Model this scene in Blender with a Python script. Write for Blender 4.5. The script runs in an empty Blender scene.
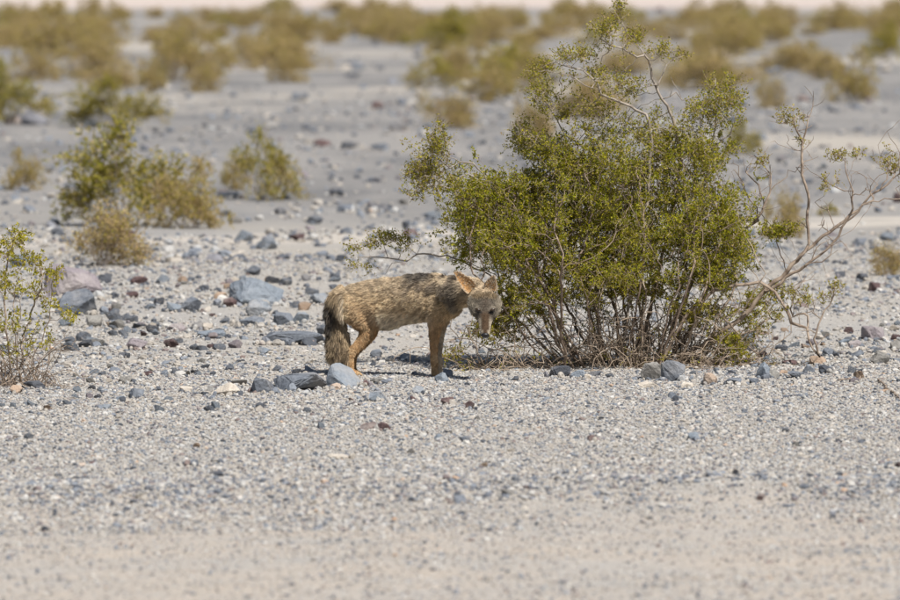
import bpy, bmesh, math, random
import numpy as np
from mathutils import Vector, Matrix

rng = np.random.default_rng(11)
random.seed(11)
scene = bpy.context.scene
col = scene.collection
R = math.radians

# ------------------------------------------------------------------ camera
CAM_Z = 2.3
PITCH = math.atan(334 / 7500)
FPX = 7500.0                                  # focal length in photo pixels (900 wide)
cam_d = bpy.data.cameras.new('camera')
cam_d.lens = 300; cam_d.sensor_width = 36; cam_d.clip_start = 0.5; cam_d.clip_end = 20000
cam_d.dof.use_dof = True; cam_d.dof.focus_distance = 42.0; cam_d.dof.aperture_fstop = 4.7
cam = bpy.data.objects.new('camera', cam_d); col.objects.link(cam)
cam.location = (0, 0, CAM_Z); cam.rotation_euler = (math.pi / 2 - PITCH, 0, 0)
scene.camera = cam

# ------------------------------------------------------------------ sky and sun
SUN_DIR = Vector((0.40, -0.60, 1.0)).normalized()        # towards the sun
el = math.asin(SUN_DIR.z); az = math.atan2(SUN_DIR.x, SUN_DIR.y)
world = bpy.data.worlds.new('World'); scene.world = world; world.use_nodes = True
wn = world.node_tree; bg = wn.nodes['Background']
sky = wn.nodes.new('ShaderNodeTexSky'); sky.sky_type = 'NISHITA'; sky.sun_disc = False
sky.sun_elevation = el; sky.sun_rotation = az; sky.air_density = 1.0; sky.dust_density = 1.6
wn.links.new(sky.outputs[0], bg.inputs[0]); bg.inputs[1].default_value = 0.07
sl = bpy.data.lights.new('sun', 'SUN'); sl.energy = 5.0; sl.angle = R(0.53); sl.color = (1.0, 0.97, 0.92)
so = bpy.data.objects.new('sun', sl); col.objects.link(so); so.location = (10, 0, 30)
so.rotation_euler = (-SUN_DIR).to_track_quat('-Z', 'Y').to_euler()
scene.view_settings.view_transform = 'Standard'; scene.view_settings.look = 'None'
scene.view_settings.exposure = 0.28; scene.view_settings.gamma = 1.0

# ------------------------------------------------------------------ helpers
def vnoise(x, y, seed=0):
    x = np.asarray(x, float); y = np.asarray(y, float)
    xi = np.floor(x); yi = np.floor(y); fx = x - xi; fy = y - yi
    fx = fx * fx * (3 - 2 * fx); fy = fy * fy * (3 - 2 * fy)
    def h(a, b):
        v = np.sin(a * 127.1 + b * 311.7 + seed * 74.7) * 43758.5453
        return (v - np.floor(v)) * 2 - 1
    return (h(xi, yi) * (1 - fx) + h(xi + 1, yi) * fx) * (1 - fy) + (h(xi, yi + 1) * (1 - fx) + h(xi + 1, yi + 1) * fx) * fy

def H(x, y):
    x = np.asarray(x, float); y = np.asarray(y, float)
    near = np.clip((90 - y) / 40, 0, 1)
    h = near * (0.009 * vnoise(x * 1.3, y * 0.8, 1) + 0.005 * vnoise(x * 3.1, y * 2.2, 2) + 0.022 * vnoise(x * .35, y * .13, 3))
    h = h + 0.034 * np.exp(-((y - 32.7 - 0.25 * vnoise(x * .8, 0 * y, 4)) / 0.55) ** 2)
    h = h + 0.016 * np.exp(-((y - 29.1 - 0.25 * x * .3) / 0.35) ** 2) * np.clip(x * .6, 0, 1)
    h = h - 0.02 * np.clip((32.5 - y) / 1.5, 0, 1)
    h = h + 0.025 * np.exp(-((y - 43.6) / 0.9) ** 2) * np.clip((x - 1.2) * .8, 0, 1)
    h = h + (1 - near) * 0.18 * vnoise(x / 35, y / 70, 5)
    return h

_c, _s = math.cos(PITCH), math.sin(PITCH)
def ray(px, py):
    u = (px - 450) / FPX; v = (300 - py) / FPX
    return Vector((u, _c + v * _s, -_s + v * _c))
def at(px, py, Y):
    r = ray(px, py); return Vector((0, 0, CAM_Z)) + r * (Y / r.y)
def ground(px, py):
    r = ray(px, py); z = 0.0
    for _ in range(6):
        t = (z - CAM_Z) / r.z; z = float(H(r.x * t, r.y * t))
    return Vector((r.x * t, r.y * t, z))
def mpp(Y): return Y / FPX          # metres per photo pixel at a distance

def tag(o, label=None, cat=None, group=None, kind=None):
    if label: o['label'] = label
    if cat: o['category'] = cat
    if group: o['group'] = group
    if kind: o['kind'] = kind
    return o
def empty(name, loc):
    o = bpy.data.objects.new(name, None); col.objects.link(o); o.location = loc; o.empty_display_size = .1
    return o
def mesh_from(name, verts, faces, smooth=True):
    me = bpy.data.meshes.new(name)
    if isinstance(faces, np.ndarray):
        k = faces.shape[1]; n = len(faces)
        me.vertices.add(len(verts)); me.vertices.foreach_set('co', np.asarray(verts, np.float32).ravel())
        me.loops.add(n * k); me.loops.foreach_set('vertex_index', faces.astype(np.int32).ravel())
        me.polygons.add(n); me.polygons.foreach_set('loop_start', np.arange(0, n * k, k, dtype=np.int32))
        me.update(calc_edges=True)
    else:
        me.from_pydata([tuple(v) for v in verts], [], faces); me.update()
    if smooth: me.polygons.foreach_set('use_smooth', np.ones(len(me.polygons), bool))
    return me
def link(name, me, m, parent=None):
    o = bpy.data.objects.new(name, me); col.objects.link(o)
    if m and not me.materials: me.materials.append(m)
    if parent: o.parent = parent
    return o
def vcol(me, cols, name='Col'):
    a = me.attributes.new(name, 'FLOAT_COLOR', 'POINT')
    c = np.ones((len(me.vertices), 4), np.float32); c[:, :3] = cols
    a.data.foreach_set('color', c.ravel())

# ------------------------------------------------------------------ materials
def new_mat(name):
    m = bpy.data.materials.new(name); m.use_nodes = True
    nt = m.node_tree; return m, nt, nt.nodes['Principled BSDF']
def N(nt, t, **kw):
    n = nt.nodes.new(t)
    for k, v in kw.items(): setattr(n, k, v)
    return n
def ramp(nt, stops, interp='LINEAR'):
    n = nt.nodes.new('ShaderNodeValToRGB'); n.color_ramp.interpolation = interp
    e = n.color_ramp.elements
    while len(e) < len(stops): e.new(0.5)
    for el_, (p, c) in zip(e, stops): el_.position = p; el_.color = (*c, 1)
    return n
def mixc(nt, a, b, f, mode='MIX'):
    n = nt.nodes.new('ShaderNodeMix'); n.data_type = 'RGBA'; n.blend_type = mode
    for sock, v in ((n.inputs[0], f), (n.inputs[6], a), (n.inputs[7], b)):
        if hasattr(v, 'is_linked'): nt.links.new(v, sock)
        else: sock.default_value = v if not isinstance(v, tuple) else (*v, 1)
    return n.outputs[2]

def ground_material():
    m, nt, p = new_mat('desert_ground'); L = nt.links.new
    geo = N(nt, 'ShaderNodeNewGeometry'); sep = N(nt, 'ShaderNodeSeparateXYZ'); L(geo.outputs['Position'], sep.inputs[0])
    def noise(scale, detail=4, rough=.6, sx=1, sy=1):
        mp = N(nt, 'ShaderNodeMapping'); mp.inputs['Scale'].default_value = (sx, sy, 1); L(geo.outputs['Position'], mp.inputs[0])
        n = N(nt, 'ShaderNodeTexNoise'); n.inputs['Scale'].default_value = scale; n.inputs['Detail'].default_value = detail
        n.inputs['Roughness'].default_value = rough; L(mp.outputs[0], n.inputs['Vector']); return n.outputs[0]
    def mr(src, a, b, c=0., d=1.):
        n = N(nt, 'ShaderNodeMapRange'); L(src, n.inputs[0])
        for i, v in enumerate((a, b, c, d)): n.inputs[i + 1].default_value = v
        return n.outputs[0]
    sand, grey, pale = (.355, .322, .275), (.275, .27, .262), (.39, .35, .30)
    # fine gravel speckle (grains under a centimetre)
    vo = N(nt, 'ShaderNodeTexVoronoi'); vo.inputs['Scale'].default_value = 120; L(geo.outputs['Position'], vo.inputs['Vector'])
    cs = N(nt, 'ShaderNodeSeparateColor'); L(vo.outputs['Color'], cs.inputs[0])
    grain = ramp(nt, [(0, (.12, .123, .135)), (.10, (.24, .235, .23)), (.3, (.345, .315, .28)), (.7, (.42, .385, .34)), (1, (.58, .55, .51))]); L(cs.outputs[0], grain.inputs[0])
    base = mixc(nt, sand, grey, mr(noise(.55, 5, .65, 1, .35), .40, .62))
    # grey stony pavement further out, pale sandy washes across it
    far = mr(sep.outputs[1], 55, 75)
    farc = mixc(nt, (.255, .24, .225), (.135, .133, .134), mr(noise(.3, 6, .75, 1, .3), .40, .62))
    farc = mixc(nt, farc, pale, mr(noise(.06, 4, .6, 1, .5), .53, .62))
    base = mixc(nt, base, farc, far)
    # one long pale wash edge behind the coyote
    a = N(nt, 'ShaderNodeMath', operation='ADD'); L(sep.outputs[1], a.inputs[0])
    nz = mr(noise(.5, 3), .3, .7, -.8, .8); L(nz, a.inputs[1])
    tlt = N(nt, 'ShaderNodeMath', operation='MULTIPLY_ADD'); L(sep.outputs[0], tlt.inputs[0]); tlt.inputs[1].default_value = -.75; L(a.outputs[0], tlt.inputs[2])
    w1 = N(nt, 'ShaderNodeMath', operation='SUBTRACT'); L(tlt.outputs[0], w1.inputs[0]); w1.inputs[1].default_value = 64.4
    w2 = N(nt, 'ShaderNodeMath', operation='ABSOLUTE'); L(w1.outputs[0], w2.inputs[0])
    base = mixc(nt, base, (.48, .43, .37), mr(w2.outputs[0], .5, 1.3, .95, 0))
    playa = mr(sep.outputs[1], 390, 430)
    base = mixc(nt, base, (.52, .43, .38), playa)
    base = mixc(nt, base, grain.outputs[0], mr(sep.outputs[1], 50, 70, .62, .15))
    # the graded sandy road nearest the camera
    rd = N(nt, 'ShaderNodeMath', operation='ADD'); L(sep.outputs[1], rd.inputs[0]); L(mr(noise(.55, 6, .7), .3, .7, -2.2, 2.2), rd.inputs[1])
    roadc = mixc(nt, (.43, .365, .30), (.37, .345, .315), mr(noise(1.6, 5, .7, .6, 1), .4, .65))
    roadc = mixc(nt, roadc, grain.outputs[0], .22)
    base = mixc(nt, base, roadc, mr(rd.outputs[0], 33.2, 30.6))
    L(base, p.inputs['Base Color']); p.inputs['Roughness'].default_value = .95; p.inputs['Specular IOR Level'].default_value = .15
    b = N(nt, 'ShaderNodeBump'); b.inputs['Strength'].default_value = .55; b.inputs['Distance'].default_value = .008
    L(vo.outputs['Distance'], b.inputs['Height']); b2 = N(nt, 'ShaderNodeBump'); b2.inputs['Strength'].default_value = .5; b2.inputs['Distance'].default_value = .02
    L(noise(14, 5, .7), b2.inputs['Height']); L(b.outputs[0], b2.inputs['Normal']); L(b2.outputs[0], p.inputs['Normal'])
    return m

def rock_material(name, c1, c2, speck=.5):
    m, nt, p = new_mat(name); L = nt.links.new
    tc = N(nt, 'ShaderNodeTexCoord'); oi = N(nt, 'ShaderNodeObjectInfo')
    ad = N(nt, 'ShaderNodeVectorMath', operation='ADD'); L(tc.outputs['Object'], ad.inputs[0])
    sc_ = N(nt, 'ShaderNodeMath', operation='MULTIPLY'); L(oi.outputs['Random'], sc_.inputs[0]); sc_.inputs[1].default_value = 40; L(sc_.outputs[0], ad.inputs[1])
    n1 = N(nt, 'ShaderNodeTexNoise'); n1.inputs['Scale'].default_value = 9; n1.inputs['Detail'].default_value = 7; n1.inputs['Roughness'].default_value = .7; L(ad.outputs[0], n1.inputs['Vector'])
    n2 = N(nt, 'ShaderNodeTexNoise'); n2.inputs['Scale'].default_value = 70; n2.inputs['Detail'].default_value = 3; L(ad.outputs[0], n2.inputs['Vector'])
    r1 = ramp(nt, [(.35, c1), (.65, c2)]); L(n1.outputs[0], r1.inputs[0])
    r2 = ramp(nt, [(.35, (.55, .55, .55)), (.6, (1, 1, 1)), (.75, (1.25, 1.2, 1.12))]); L(n2.outputs[0], r2.inputs[0])
    c = mixc(nt, r1.outputs[0], r2.outputs[0], speck, 'MULTIPLY')
    # pale dust lodged in patches
    n3 = N(nt, 'ShaderNodeTexNoise'); n3.inputs['Scale'].default_value = 4; n3.inputs['Detail'].default_value = 6; L(ad.outputs[0], n3.inputs['Vector'])
    r3 = ramp(nt, [(.52, (0, 0, 0)), (.68, (.45, .45, .45))]); L(n3.outputs[0], r3.inputs[0])
    c = mixc(nt, c, (.42, .38, .34), r3.outputs[0])
    L(c, p.inputs['Base Color']); p.inputs['Roughness'].default_value = .8; p.inputs['Specular IOR Level'].default_value = .3
    b = N(nt, 'ShaderNodeBump'); b.inputs['Strength'].default_value = .9; b.inputs['Distance'].default_value = .03
    L(n1.outputs[0], b.inputs['Height']); L(b.outputs[0], p.inputs['Normal'])
    return m

def col_material(name, rough=.8, trans=0., attr='Col', spec=.2):
    m, nt, p = new_mat(name); L = nt.links.new
    a = N(nt, 'ShaderNodeAttribute', attribute_name=attr)
    L(a.outputs['Color'], p.inputs['Base Color']); p.inputs['Roughness'].default_value = rough; p.inputs['Specular IOR Level'].default_value = spec
    if trans:
        t = N(nt, 'ShaderNodeBsdfTranslucent'); L(a.outputs['Color'], t.inputs[0]); mx = N(nt, 'ShaderNodeMixShader'); mx.inputs[0].default_value = trans
        L(p.outputs[0], mx.inputs[1]); L(t.outputs[0], mx.inputs[2]); L(mx.outputs[0], nt.nodes['Material Output'].inputs[0])
    return m

def bark_material(name, c1, c2):
    m, nt, p = new_mat(name); L = nt.links.new
    tc = N(nt, 'ShaderNodeTexCoord'); n = N(nt, 'ShaderNodeTexNoise'); n.inputs['Scale'].default_value = 22; n.inputs['Detail'].default_value = 5
    L(tc.outputs['Object'], n.inputs['Vector']); r = ramp(nt, [(.35, c1), (.65, c2)]); L(n.outputs[0], r.inputs[0])
    L(r.outputs[0], p.inputs['Base Color']); p.inputs['Roughness'].default_value = .85; p.inputs['Specular IOR Level'].default_value = .2
    b = N(nt, 'ShaderNodeBump'); b.inputs['Strength'].default_value = .5; b.inputs['Distance'].default_value = .004; L(n.outputs[0], b.inputs['Height']); L(b.outputs[0], p.inputs['Normal'])
    return m

M_ground = ground_material()
MR = {
 'slate':  rock_material('slate_rock', (.125, .14, .165), (.20, .215, .24)),
 'blue':   rock_material('blue_grey_rock', (.165, .195, .23), (.27, .295, .325), .4),
 'dark':   rock_material('dark_rock', (.058, .064, .077), (.12, .125, .14)),
 'maroon': rock_material('maroon_rock', (.085, .055, .055), (.15, .095, .09)),
 'mauve':  rock_material('mauve_rock', (.21, .18, .195), (.31, .27, .28), .4),
 'cream':  rock_material('cream_rock', (.50, .43, .35), (.60, .54, .46), .3),
 'tan':    rock_material('tan_rock', (.36, .25, .17), (.46, .34, .25), .35),
 'grey':   rock_material('grey_rock', (.20, .19, .175), (.30, .285, .26), .45),
}
M_leaf = col_material('creosote_leaf', .5, .40, spec=.1)
M_bark = bark_material('creosote_bark', (.15, .105, .075), (.31, .24, .185))
M_pale = bark_material('weathered_pale_bark', (.16, .118, .088), (.36, .285, .22))
M_grey = bark_material('grey_limb_bark', (.20, .165, .135), (.40, .345, .29))
M_dead = bark_material('dead_grey_twig', (.22, .165, .12), (.42, .335, .255))
M_fur = col_material('coyote_fur', .75, .15, spec=.15)
M_ear = col_material('coyote_ear', .7, .45)
M_skin = col_material('coyote_coat', .9)

# ------------------------------------------------------------------ ground sheet
def graded(fine0, fine1, step, far0, far1, g=1.14):
    a = list(np.arange(fine0, fine1 + 1e-6, step)); s = step
    while a[-1] < far1: s *= g; a.append(a[-1] + s)
    s = step; b = [a[0]]
    while b[-1] > far0: s *= g; b.append(b[-1] - s)
    return np.array(b[:0:-1] + a)
gx = graded(-6, 6, .1, -5000, 5000, 1.2); gy = graded(24, 72, .14, -60, 12000, 1.06)
X, Y = np.meshgrid(gx, gy); Z = H(X, Y)
V = np.stack([X.ravel(), Y.ravel(), Z.ravel()], 1); nx, ny = len(gx), len(gy)
ii = (np.arange(ny - 1)[:, None] * nx + np.arange(nx - 1)[None]).ravel()
F = np.stack([ii, ii + 1, ii + nx + 1, ii + nx], 1)
g = link('ground', mesh_from('ground', V, F), M_ground); tag(g, kind='structure')

# ------------------------------------------------------------------ rocks, each one a thing
def rock_mesh(seed, npts=20, fine=0, round_=0.):
    r = np.random.default_rng(seed)
    p = r.normal(size=(npts, 3)); p /= np.linalg.norm(p, axis=1)[:, None]
    box = np.abs(p).max(axis=1)[:, None]
    p = p / (box ** (.75 * (1 - round_))) * (1 + .10 * r.normal(size=(npts, 1)))
    bm = bmesh.new()
    for q in p: bm.verts.new(q)
    res = bmesh.ops.convex_hull(bm, input=bm.verts[:])
    bmesh.ops.delete(bm, geom=[v for v in bm.verts if not v.link_faces], context='VERTS')
    bmesh.ops.dissolve_limit(bm, angle_limit=R(14), verts=bm.verts[:], edges=bm.edges[:])
    bmesh.ops.bevel(bm, geom=bm.edges[:], offset=.07 + .12 * round_, segments=1 if round_ < .3 else 2, affect='EDGES', clamp_overlap=True)
    bmesh.ops.triangulate(bm, faces=bm.faces[:])
    if round_ < .3:
        bmesh.ops.subdivide_edges(bm, edges=[e for e in bm.edges if e.calc_length() > .7], cuts=1, use_grid_fill=True)
    if fine: bmesh.ops.subdivide_edges(bm, edges=bm.edges[:], cuts=fine, use_grid_fill=True)
    for v in bm.verts:
        c = v.co; f = 3.1 if fine else 1.7
        nzv = float(vnoise(c.x * f + seed, c.y * f + c.z * 2.3, seed)) * .055 + float(vnoise(c.x * f * 2.7 + c.z * 3, c.y * f * 2.7 - c.z * 5, seed + 1)) * .03
        v.co = c * (1 + nzv) + Vector(r.normal(size=3)) * (.022 if not fine else .012)
    co = np.array([v.co for v in bm.verts]); lo, hi = co.min(0), co.max(0)
    for v in bm.verts: v.co = Vector(((v.co.x - (lo[0] + hi[0]) / 2) / (hi[0] - lo[0]), (v.co.y - (lo[1] + hi[1]) / 2) / (hi[1] - lo[1]), (v.co.z - lo[2]) / (hi[2] - lo[2])))
    me = bpy.data.meshes.new('rock'); bm.to_mesh(me); bm.free()
    return me
def tilt_mesh(me, ax, ay, az):
    Mx = Matrix.Rotation(R(az), 3, 'Z') @ Matrix.Rotation(R(ay), 3, 'Y') @ Matrix.Rotation(R(ax), 3, 'X')
    for v in me.vertices: v.co = Mx @ v.co
    co = np.array([v.co for v in me.vertices]); lo, hi = co.min(0), co.max(0)
    for v in me.vertices: v.co = Vector([(v.co[k] - ((lo[k] + hi[k]) / 2 if k < 2 else lo[k])) / (hi[k] - lo[k]) for k in range(3)])
seedc = [100]; foot = []
def rock(px, py, w, h, kind, label, name='rock', group='rocks lying around the coyote and the creosote', deep=.8, round_=0., tilt=None, npts=18, seed=None):
    """px,py = foot of the rock in the photo, w,h = its size there in pixels"""
    G = ground(px, py); k = mpp(G.y); seedc[0] += 1
    W = w * k; Hh = h * k * 1.22                        # a fifth of it is sunk in the gravel
    me = rock_mesh(seed or seedc[0], npts, 2 if w > 18 else 1, round_)
    if tilt: tilt_mesh(me, *tilt)
    D = max(W * deep, Hh * .8)
    for v in me.vertices: v.co = Vector((v.co.x * W, v.co.y * D, v.co.z * Hh))
    o = link(name, me, MR[kind]); yc = G.y + D * .35
    o.location = (G.x * yc / G.y, yc, float(H(G.x, yc)) - Hh * .18)
    foot.append((o.location.x, o.location.y, W, D, True)); tag(o, label, 'rock', group); return o

near_rocks = [
  (300, 391, 54, 18, 'slate', 'broad low slate rock left of the wedge-shaped blue-grey rock', dict(round_=.35)),
 (263, 394, 23, 16, 'slate', 'squat slate rock at the left end of the broad low slate rock', {}),
 (225, 396, 31, 13, 'cream', 'flat cream slab tilted in the gravel left of the slate rocks', dict(tilt=(0, 22, 5))),
 (238, 386, 19, 7, 'grey', 'small brownish grey stone touching the top of the cream slab', {}),
 (379, 402, 21, 11, 'blue', 'pale blue block in the gravel right of the wedge-shaped rock', dict(tilt=(0, 8, 10))),
 (418, 395, 13, 9, 'blue', 'small blue stone between the pale blue block and the front paw', {}),
 (414, 402, 8, 6, 'maroon', 'tiny reddish stone just below the small blue stone', {}),
 (447, 405, 13, 8, 'maroon', 'maroon stone on open gravel below the coyote\'s front paw', {}),
 (470, 409, 10, 8, 'maroon', 'dark maroon stone right of and below the front paw', {}),
 (369, 431, 19, 9, 'maroon', 'left one of the two dark maroon stones lying together on open gravel', {}),
 (384, 431, 14, 9, 'maroon', 'right one of the two dark maroon stones lying together on open gravel', {}),
 (442, 383, 15, 11, 'blue', 'pale blue stone touching the coyote\'s front paw', {}),
 (448, 378, 10, 9, 'slate', 'dark blue chip behind the pale stone at the front paw', {}),
 (377, 358, 14, 9, 'slate', 'dark slate stone on the sand under the coyote\'s belly', {}),
 (393, 361, 13, 5, 'slate', 'thin flat slate chip under the coyote\'s belly', {}),
 (409, 361, 16, 8, 'blue', 'pale blue-grey stone under the coyote\'s chest', {}),
 (377, 384, 14, 6, 'grey', 'flat brownish stone right of the wedge-shaped rock', {}),
 (366, 387, 7, 7, 'maroon', 'tiny maroon stone at the right foot of the wedge-shaped rock', {}),
 (560, 378, 22, 12, 'dark', 'near-black round rock at the left foot of the creosote', dict(round_=.5)),
 (578, 378, 15, 8, 'blue', 'blue-grey stone right of the near-black round rock', {}),
 (594, 377, 17, 6, 'dark', 'low dark stone against the creosote\'s left stems', {}),
 (588, 380, 8, 6, 'cream', 'tiny white stone in front of the creosote\'s left stems', {}),
 (651, 380, 22, 18, 'grey', 'grey-olive rock at the foot of the creosote, left of the dark blue one', {}),
 (673, 382, 25, 22, 'slate', 'largest dark blue rock at the foot of the creosote', {}),
 (648, 388, 21, 7, 'cream', 'pale flat stone in front of the grey-olive rock', {}),
 (687, 388, 14, 6, 'cream', 'pale flat stone in front of the largest dark blue rock', {}),
 (710, 385, 15, 12, 'tan', 'orange-tan stone right of the creosote\'s foot', {}),
 (716, 374, 7, 6, 'slate', 'small slate stone above the orange-tan stone', {}),
 (672, 401, 9, 9, 'slate', 'upright slate chip on gravel below the dark blue rock', {}),
 (707, 395, 8, 6, 'slate', 'small slate chip below the orange-tan stone', {}),
 (734, 385, 18, 7, 'slate', 'low slate stone right of the orange-tan stone', {}),
 (752, 384, 14, 6, 'slate', 'flat slate stone left of the pale wedge under the right branches', {}),
 (763, 379, 15, 17, 'blue', 'pale upright wedge of rock under the right-hand branches', dict(tilt=(0, 30, 0))),
 (771, 379, 18, 9, 'grey', 'grey rounded stone in front of the pale upright wedge', dict(round_=.4)),
 (783, 376, 10, 6, 'tan', 'small brown stone right of the pale upright wedge', {}),
 (797, 379, 18, 8, 'slate', 'long dark slate stone under the low right branch', {}),
 (809, 373, 12, 9, 'slate', 'slate stone just above the long dark slate stone', {}),
 (826, 374, 15, 9, 'dark', 'dark blue-black stone below the forked right twig', {}),
 (818, 365, 17, 9, 'tan', 'brown-tan rock at the root of the forked right twig', {}),
 (790, 365, 16, 5, 'maroon', 'flat brown stone left of the brown-tan rock', {}),
 (781, 351, 14, 6, 'dark', 'dark stone behind the low drooping right branch', {}),
 (828, 357, 12, 9, 'slate', 'purplish slate stone right of the brown-tan rock', {}),
 (857, 358, 15, 8, 'slate', 'blue slate stone left of the round olive-grey rock', {}),
 (880, 364, 21, 13, 'grey', 'round olive-grey rock near the right edge', dict(round_=.7)),
 (845, 346, 14, 7, 'blue', 'blue-grey stone above the blue slate stone at right', {}),
 (855, 348, 14, 8, 'mauve', 'purplish stone beside the blue-grey one at right', {}),
 (873, 341, 24, 15, 'mauve', 'pale mauve broken rock behind the round olive-grey rock', {}),
 (897, 351, 14, 11, 'grey', 'olive-grey rock cut by the right edge', dict(round_=.4)),
 (897, 363, 8, 5, 'slate', 'tiny slate stone right of the round olive-grey rock', {}),
 (256, 306, 56, 28, 'blue', 'largest blue-grey boulder left of the coyote\'s rump', dict(seed=77)),
 (259, 316, 27, 17, 'blue', 'pale wedge of rock leaning on the largest blue-grey boulder', dict(tilt=(0, 25, 0))),
 (189, 312, 26, 15, 'slate', 'dark slate rock midway between the left bush and the big boulder', dict(round_=.2)),
 (174, 312, 15, 10, 'blue', 'blue-grey stone touching the left side of the dark slate rock', {}),
 (177, 332, 20, 9, 'mauve', 'purple-grey stone below the dark slate rock', {}),
 (197, 330, 11, 9, 'dark', 'black stone right of the purple-grey stone', {}),
 (207, 331, 12, 8, 'cream', 'pale stone right of the black stone', {}),
 (212, 338, 28, 8, 'blue', 'long flat blue-grey stone below the black and pale stones', {}),
 (294, 345, 66, 14, 'slate', 'long low slate slab lying behind the broad slate rock', dict(tilt=(0, 6, 0), round_=.45, npts=30, deep=.4)),
 (284, 325, 22, 13, 'slate', 'dark slate rock behind the long low slab', {}),
 (301, 323, 17, 11, 'blue', 'pale blue stone right of the dark slate rock behind the slab', {}),
 (252, 326, 26, 10, 'slate', 'ragged slate stone below the pale leaning wedge', {}),
 (136, 350, 23, 12, 'mauve', 'tilted oval purple stone on open sand at left', dict(tilt=(0, 18, 0), round_=.5)),
 (123, 358, 8, 6, 'dark', 'small black stone below the tilted oval purple stone', {}),
 (264, 355, 15, 8, 'blue', 'small flat blue stone above the squat slate rock', {}),
 (77, 315, 42, 26, 'slate', 'large dark slate rock behind the left-edge bush', dict(seed=31)),
 (73, 300, 60, 36, 'mauve', 'large pale mauve boulder behind the dark slate rock at left', dict(seed=54)),
 (94, 328, 17, 13, 'grey', 'olive-grey stone below the large dark slate rock at left', {}),
 (105, 284, 14, 11, 'dark', 'dark stone right of the large mauve boulder', {}),
 (139, 285, 18, 9, 'maroon', 'dark reddish stone behind, right of the mauve boulder', {}),
 (131, 298, 16, 7, 'maroon', 'flat reddish stone below the dark reddish one', {}),
 (204, 291, 11, 6, 'dark', 'small dark stone above the dark slate rock midway left', {}),
 (221, 300, 14, 8, 'tan', 'orange-brown stone left of the largest blue-grey boulder', {}),
 (230, 307, 14, 10, 'maroon', 'maroon stone against the left side of the largest boulder', {}),
 (243, 284, 9, 9, 'blue', 'small blue stone behind the left end of the largest boulder', {}),
 (320, 305, 18, 12, 'blue', 'blue-grey stone just left of the coyote\'s tail', {}),
 (306, 281, 10, 7, 'dark', 'small dark stone far behind the coyote\'s tail', {}),
 (34, 390, 23, 9, 'dark', 'dark slate stone below the left-edge bush', {}),
 (16, 394, 14, 9, 'tan', 'orange-tan stone below the left-edge bush', {}),
 (137, 398, 15, 10, 'slate', 'slate stone on gravel far left of the cream slab', {}),
 (120, 402, 11, 6, 'blue', 'small blue stone left of the slate stone on gravel', {}),
 (152, 391, 10, 6, 'cream', 'small pale stone right of the slate stone on gravel', {}),
 (125, 384, 15, 8, 'grey', 'grey stone above the slate stone on gravel', {}),
 (148, 376, 10, 5, 'maroon', 'small maroon stone above the pale stone at left', {}),
 (186, 393, 13, 7, 'cream', 'pale stone left of the cream slab', {}),
 (260, 412, 10, 10, 'dark', 'upright black chip on gravel below the squat slate rock', {}),
 (107, 409, 16, 5, 'blue', 'flat blue-grey chip at left below the small blue stone', {}),
 (194, 467, 10, 8, 'slate', 'left dark stone of two near the gravel berm', {}),
 (216, 479, 16, 8, 'dark', 'right black stone of two near the gravel berm', {}),
 (92, 467, 7, 6, 'maroon', 'small reddish stone near the gravel berm at far left', {}),
 (338, 460, 22, 6, 'cream', 'flat whitish stone on open gravel below the maroon pair', {}),
 (465, 444, 12, 8, 'slate', 'slate stone on open gravel in the middle', {}),
 (438, 441, 9, 7, 'blue', 'pale blue stone left of the middle slate stone', {}),
 (302, 461, 12, 8, 'grey', 'brown-grey stone left of the flat whitish stone', {}),
 (460, 504, 14, 9, 'slate', 'dark stone in the gravel berm, middle', {}),
 (508, 496, 14, 8, 'grey', 'grey stone in the gravel berm right of the dark one', {}),
 (591, 442, 10, 7, 'maroon', 'dark brown stone on open gravel below the creosote', {}),
 (694, 441, 13, 9, 'blue', 'pale blue stone on open gravel at right', {}),
 (718, 434, 10, 6, 'grey', 'grey chip right of the pale blue stone on open gravel', {}),
 (884, 394, 10, 5, 'tan', 'flat tan chip beside the dry stick at right', {}),
]
for (px, py, w, h, kd, lb, kw) in near_rocks: rock(px, py, w, h, kd, lb, **kw)
def hull_rock(pts_, Y0, kind, label, seed, group='rocks lying around the coyote and the creosote'):
    """rock whose outline corners were read off the photo, each at its own depth round Y0"""
    bm = bmesh.new(); Q = [at(x, y, Y0 + d) for x, y, d in pts_]; b_ = Vector((sum(q.x for q in Q) / len(Q), Y0, 0)); b_.z = float(H(b_.x, Y0))
    for q in Q: bm.verts.new(q - b_)
    bmesh.ops.convex_hull(bm, input=bm.verts[:]); bmesh.ops.delete(bm, geom=[v for v in bm.verts if not v.link_faces], context='VERTS')
    bmesh.ops.bevel(bm, geom=bm.edges[:], offset=.008, segments=1, affect='EDGES', clamp_overlap=True); bmesh.ops.triangulate(bm, faces=bm.faces[:])
    bmesh.ops.subdivide_edges(bm, edges=bm.edges[:], cuts=3, use_grid_fill=True)
    for v in bm.verts: v.co += v.co.normalized() * (float(vnoise(v.co.x * 22, v.co.y * 22 + v.co.z * 25, seed)) * .006 + float(vnoise(v.co.x * 60, v.co.z * 60 + v.co.y * 40, seed)) * .003)
    me = bpy.data.meshes.new('rock'); bm.to_mesh(me); bm.free(); o = link('rock', me, MR[kind]); o.location = b_; foot.append((b_.x, Y0, .2, .16, True)); tag(o, label, 'rock', group)
hull_rock([(325, 379, .02), (331, 363, .05), (338, 361, .10), (334, 375, -.06), (352, 369, .12), (362, 381, .08), (360, 391, -.03), (354, 391, -.08), (331, 393, .02), (345, 395, .05), (329, 385, -.03), (355, 394, .12), (330, 392, .16)], 41.0, 'blue', 'wedge-shaped blue-grey rock hiding the coyote\'s hind paw', 3)
taken0 = (343, 391, 41)
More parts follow.
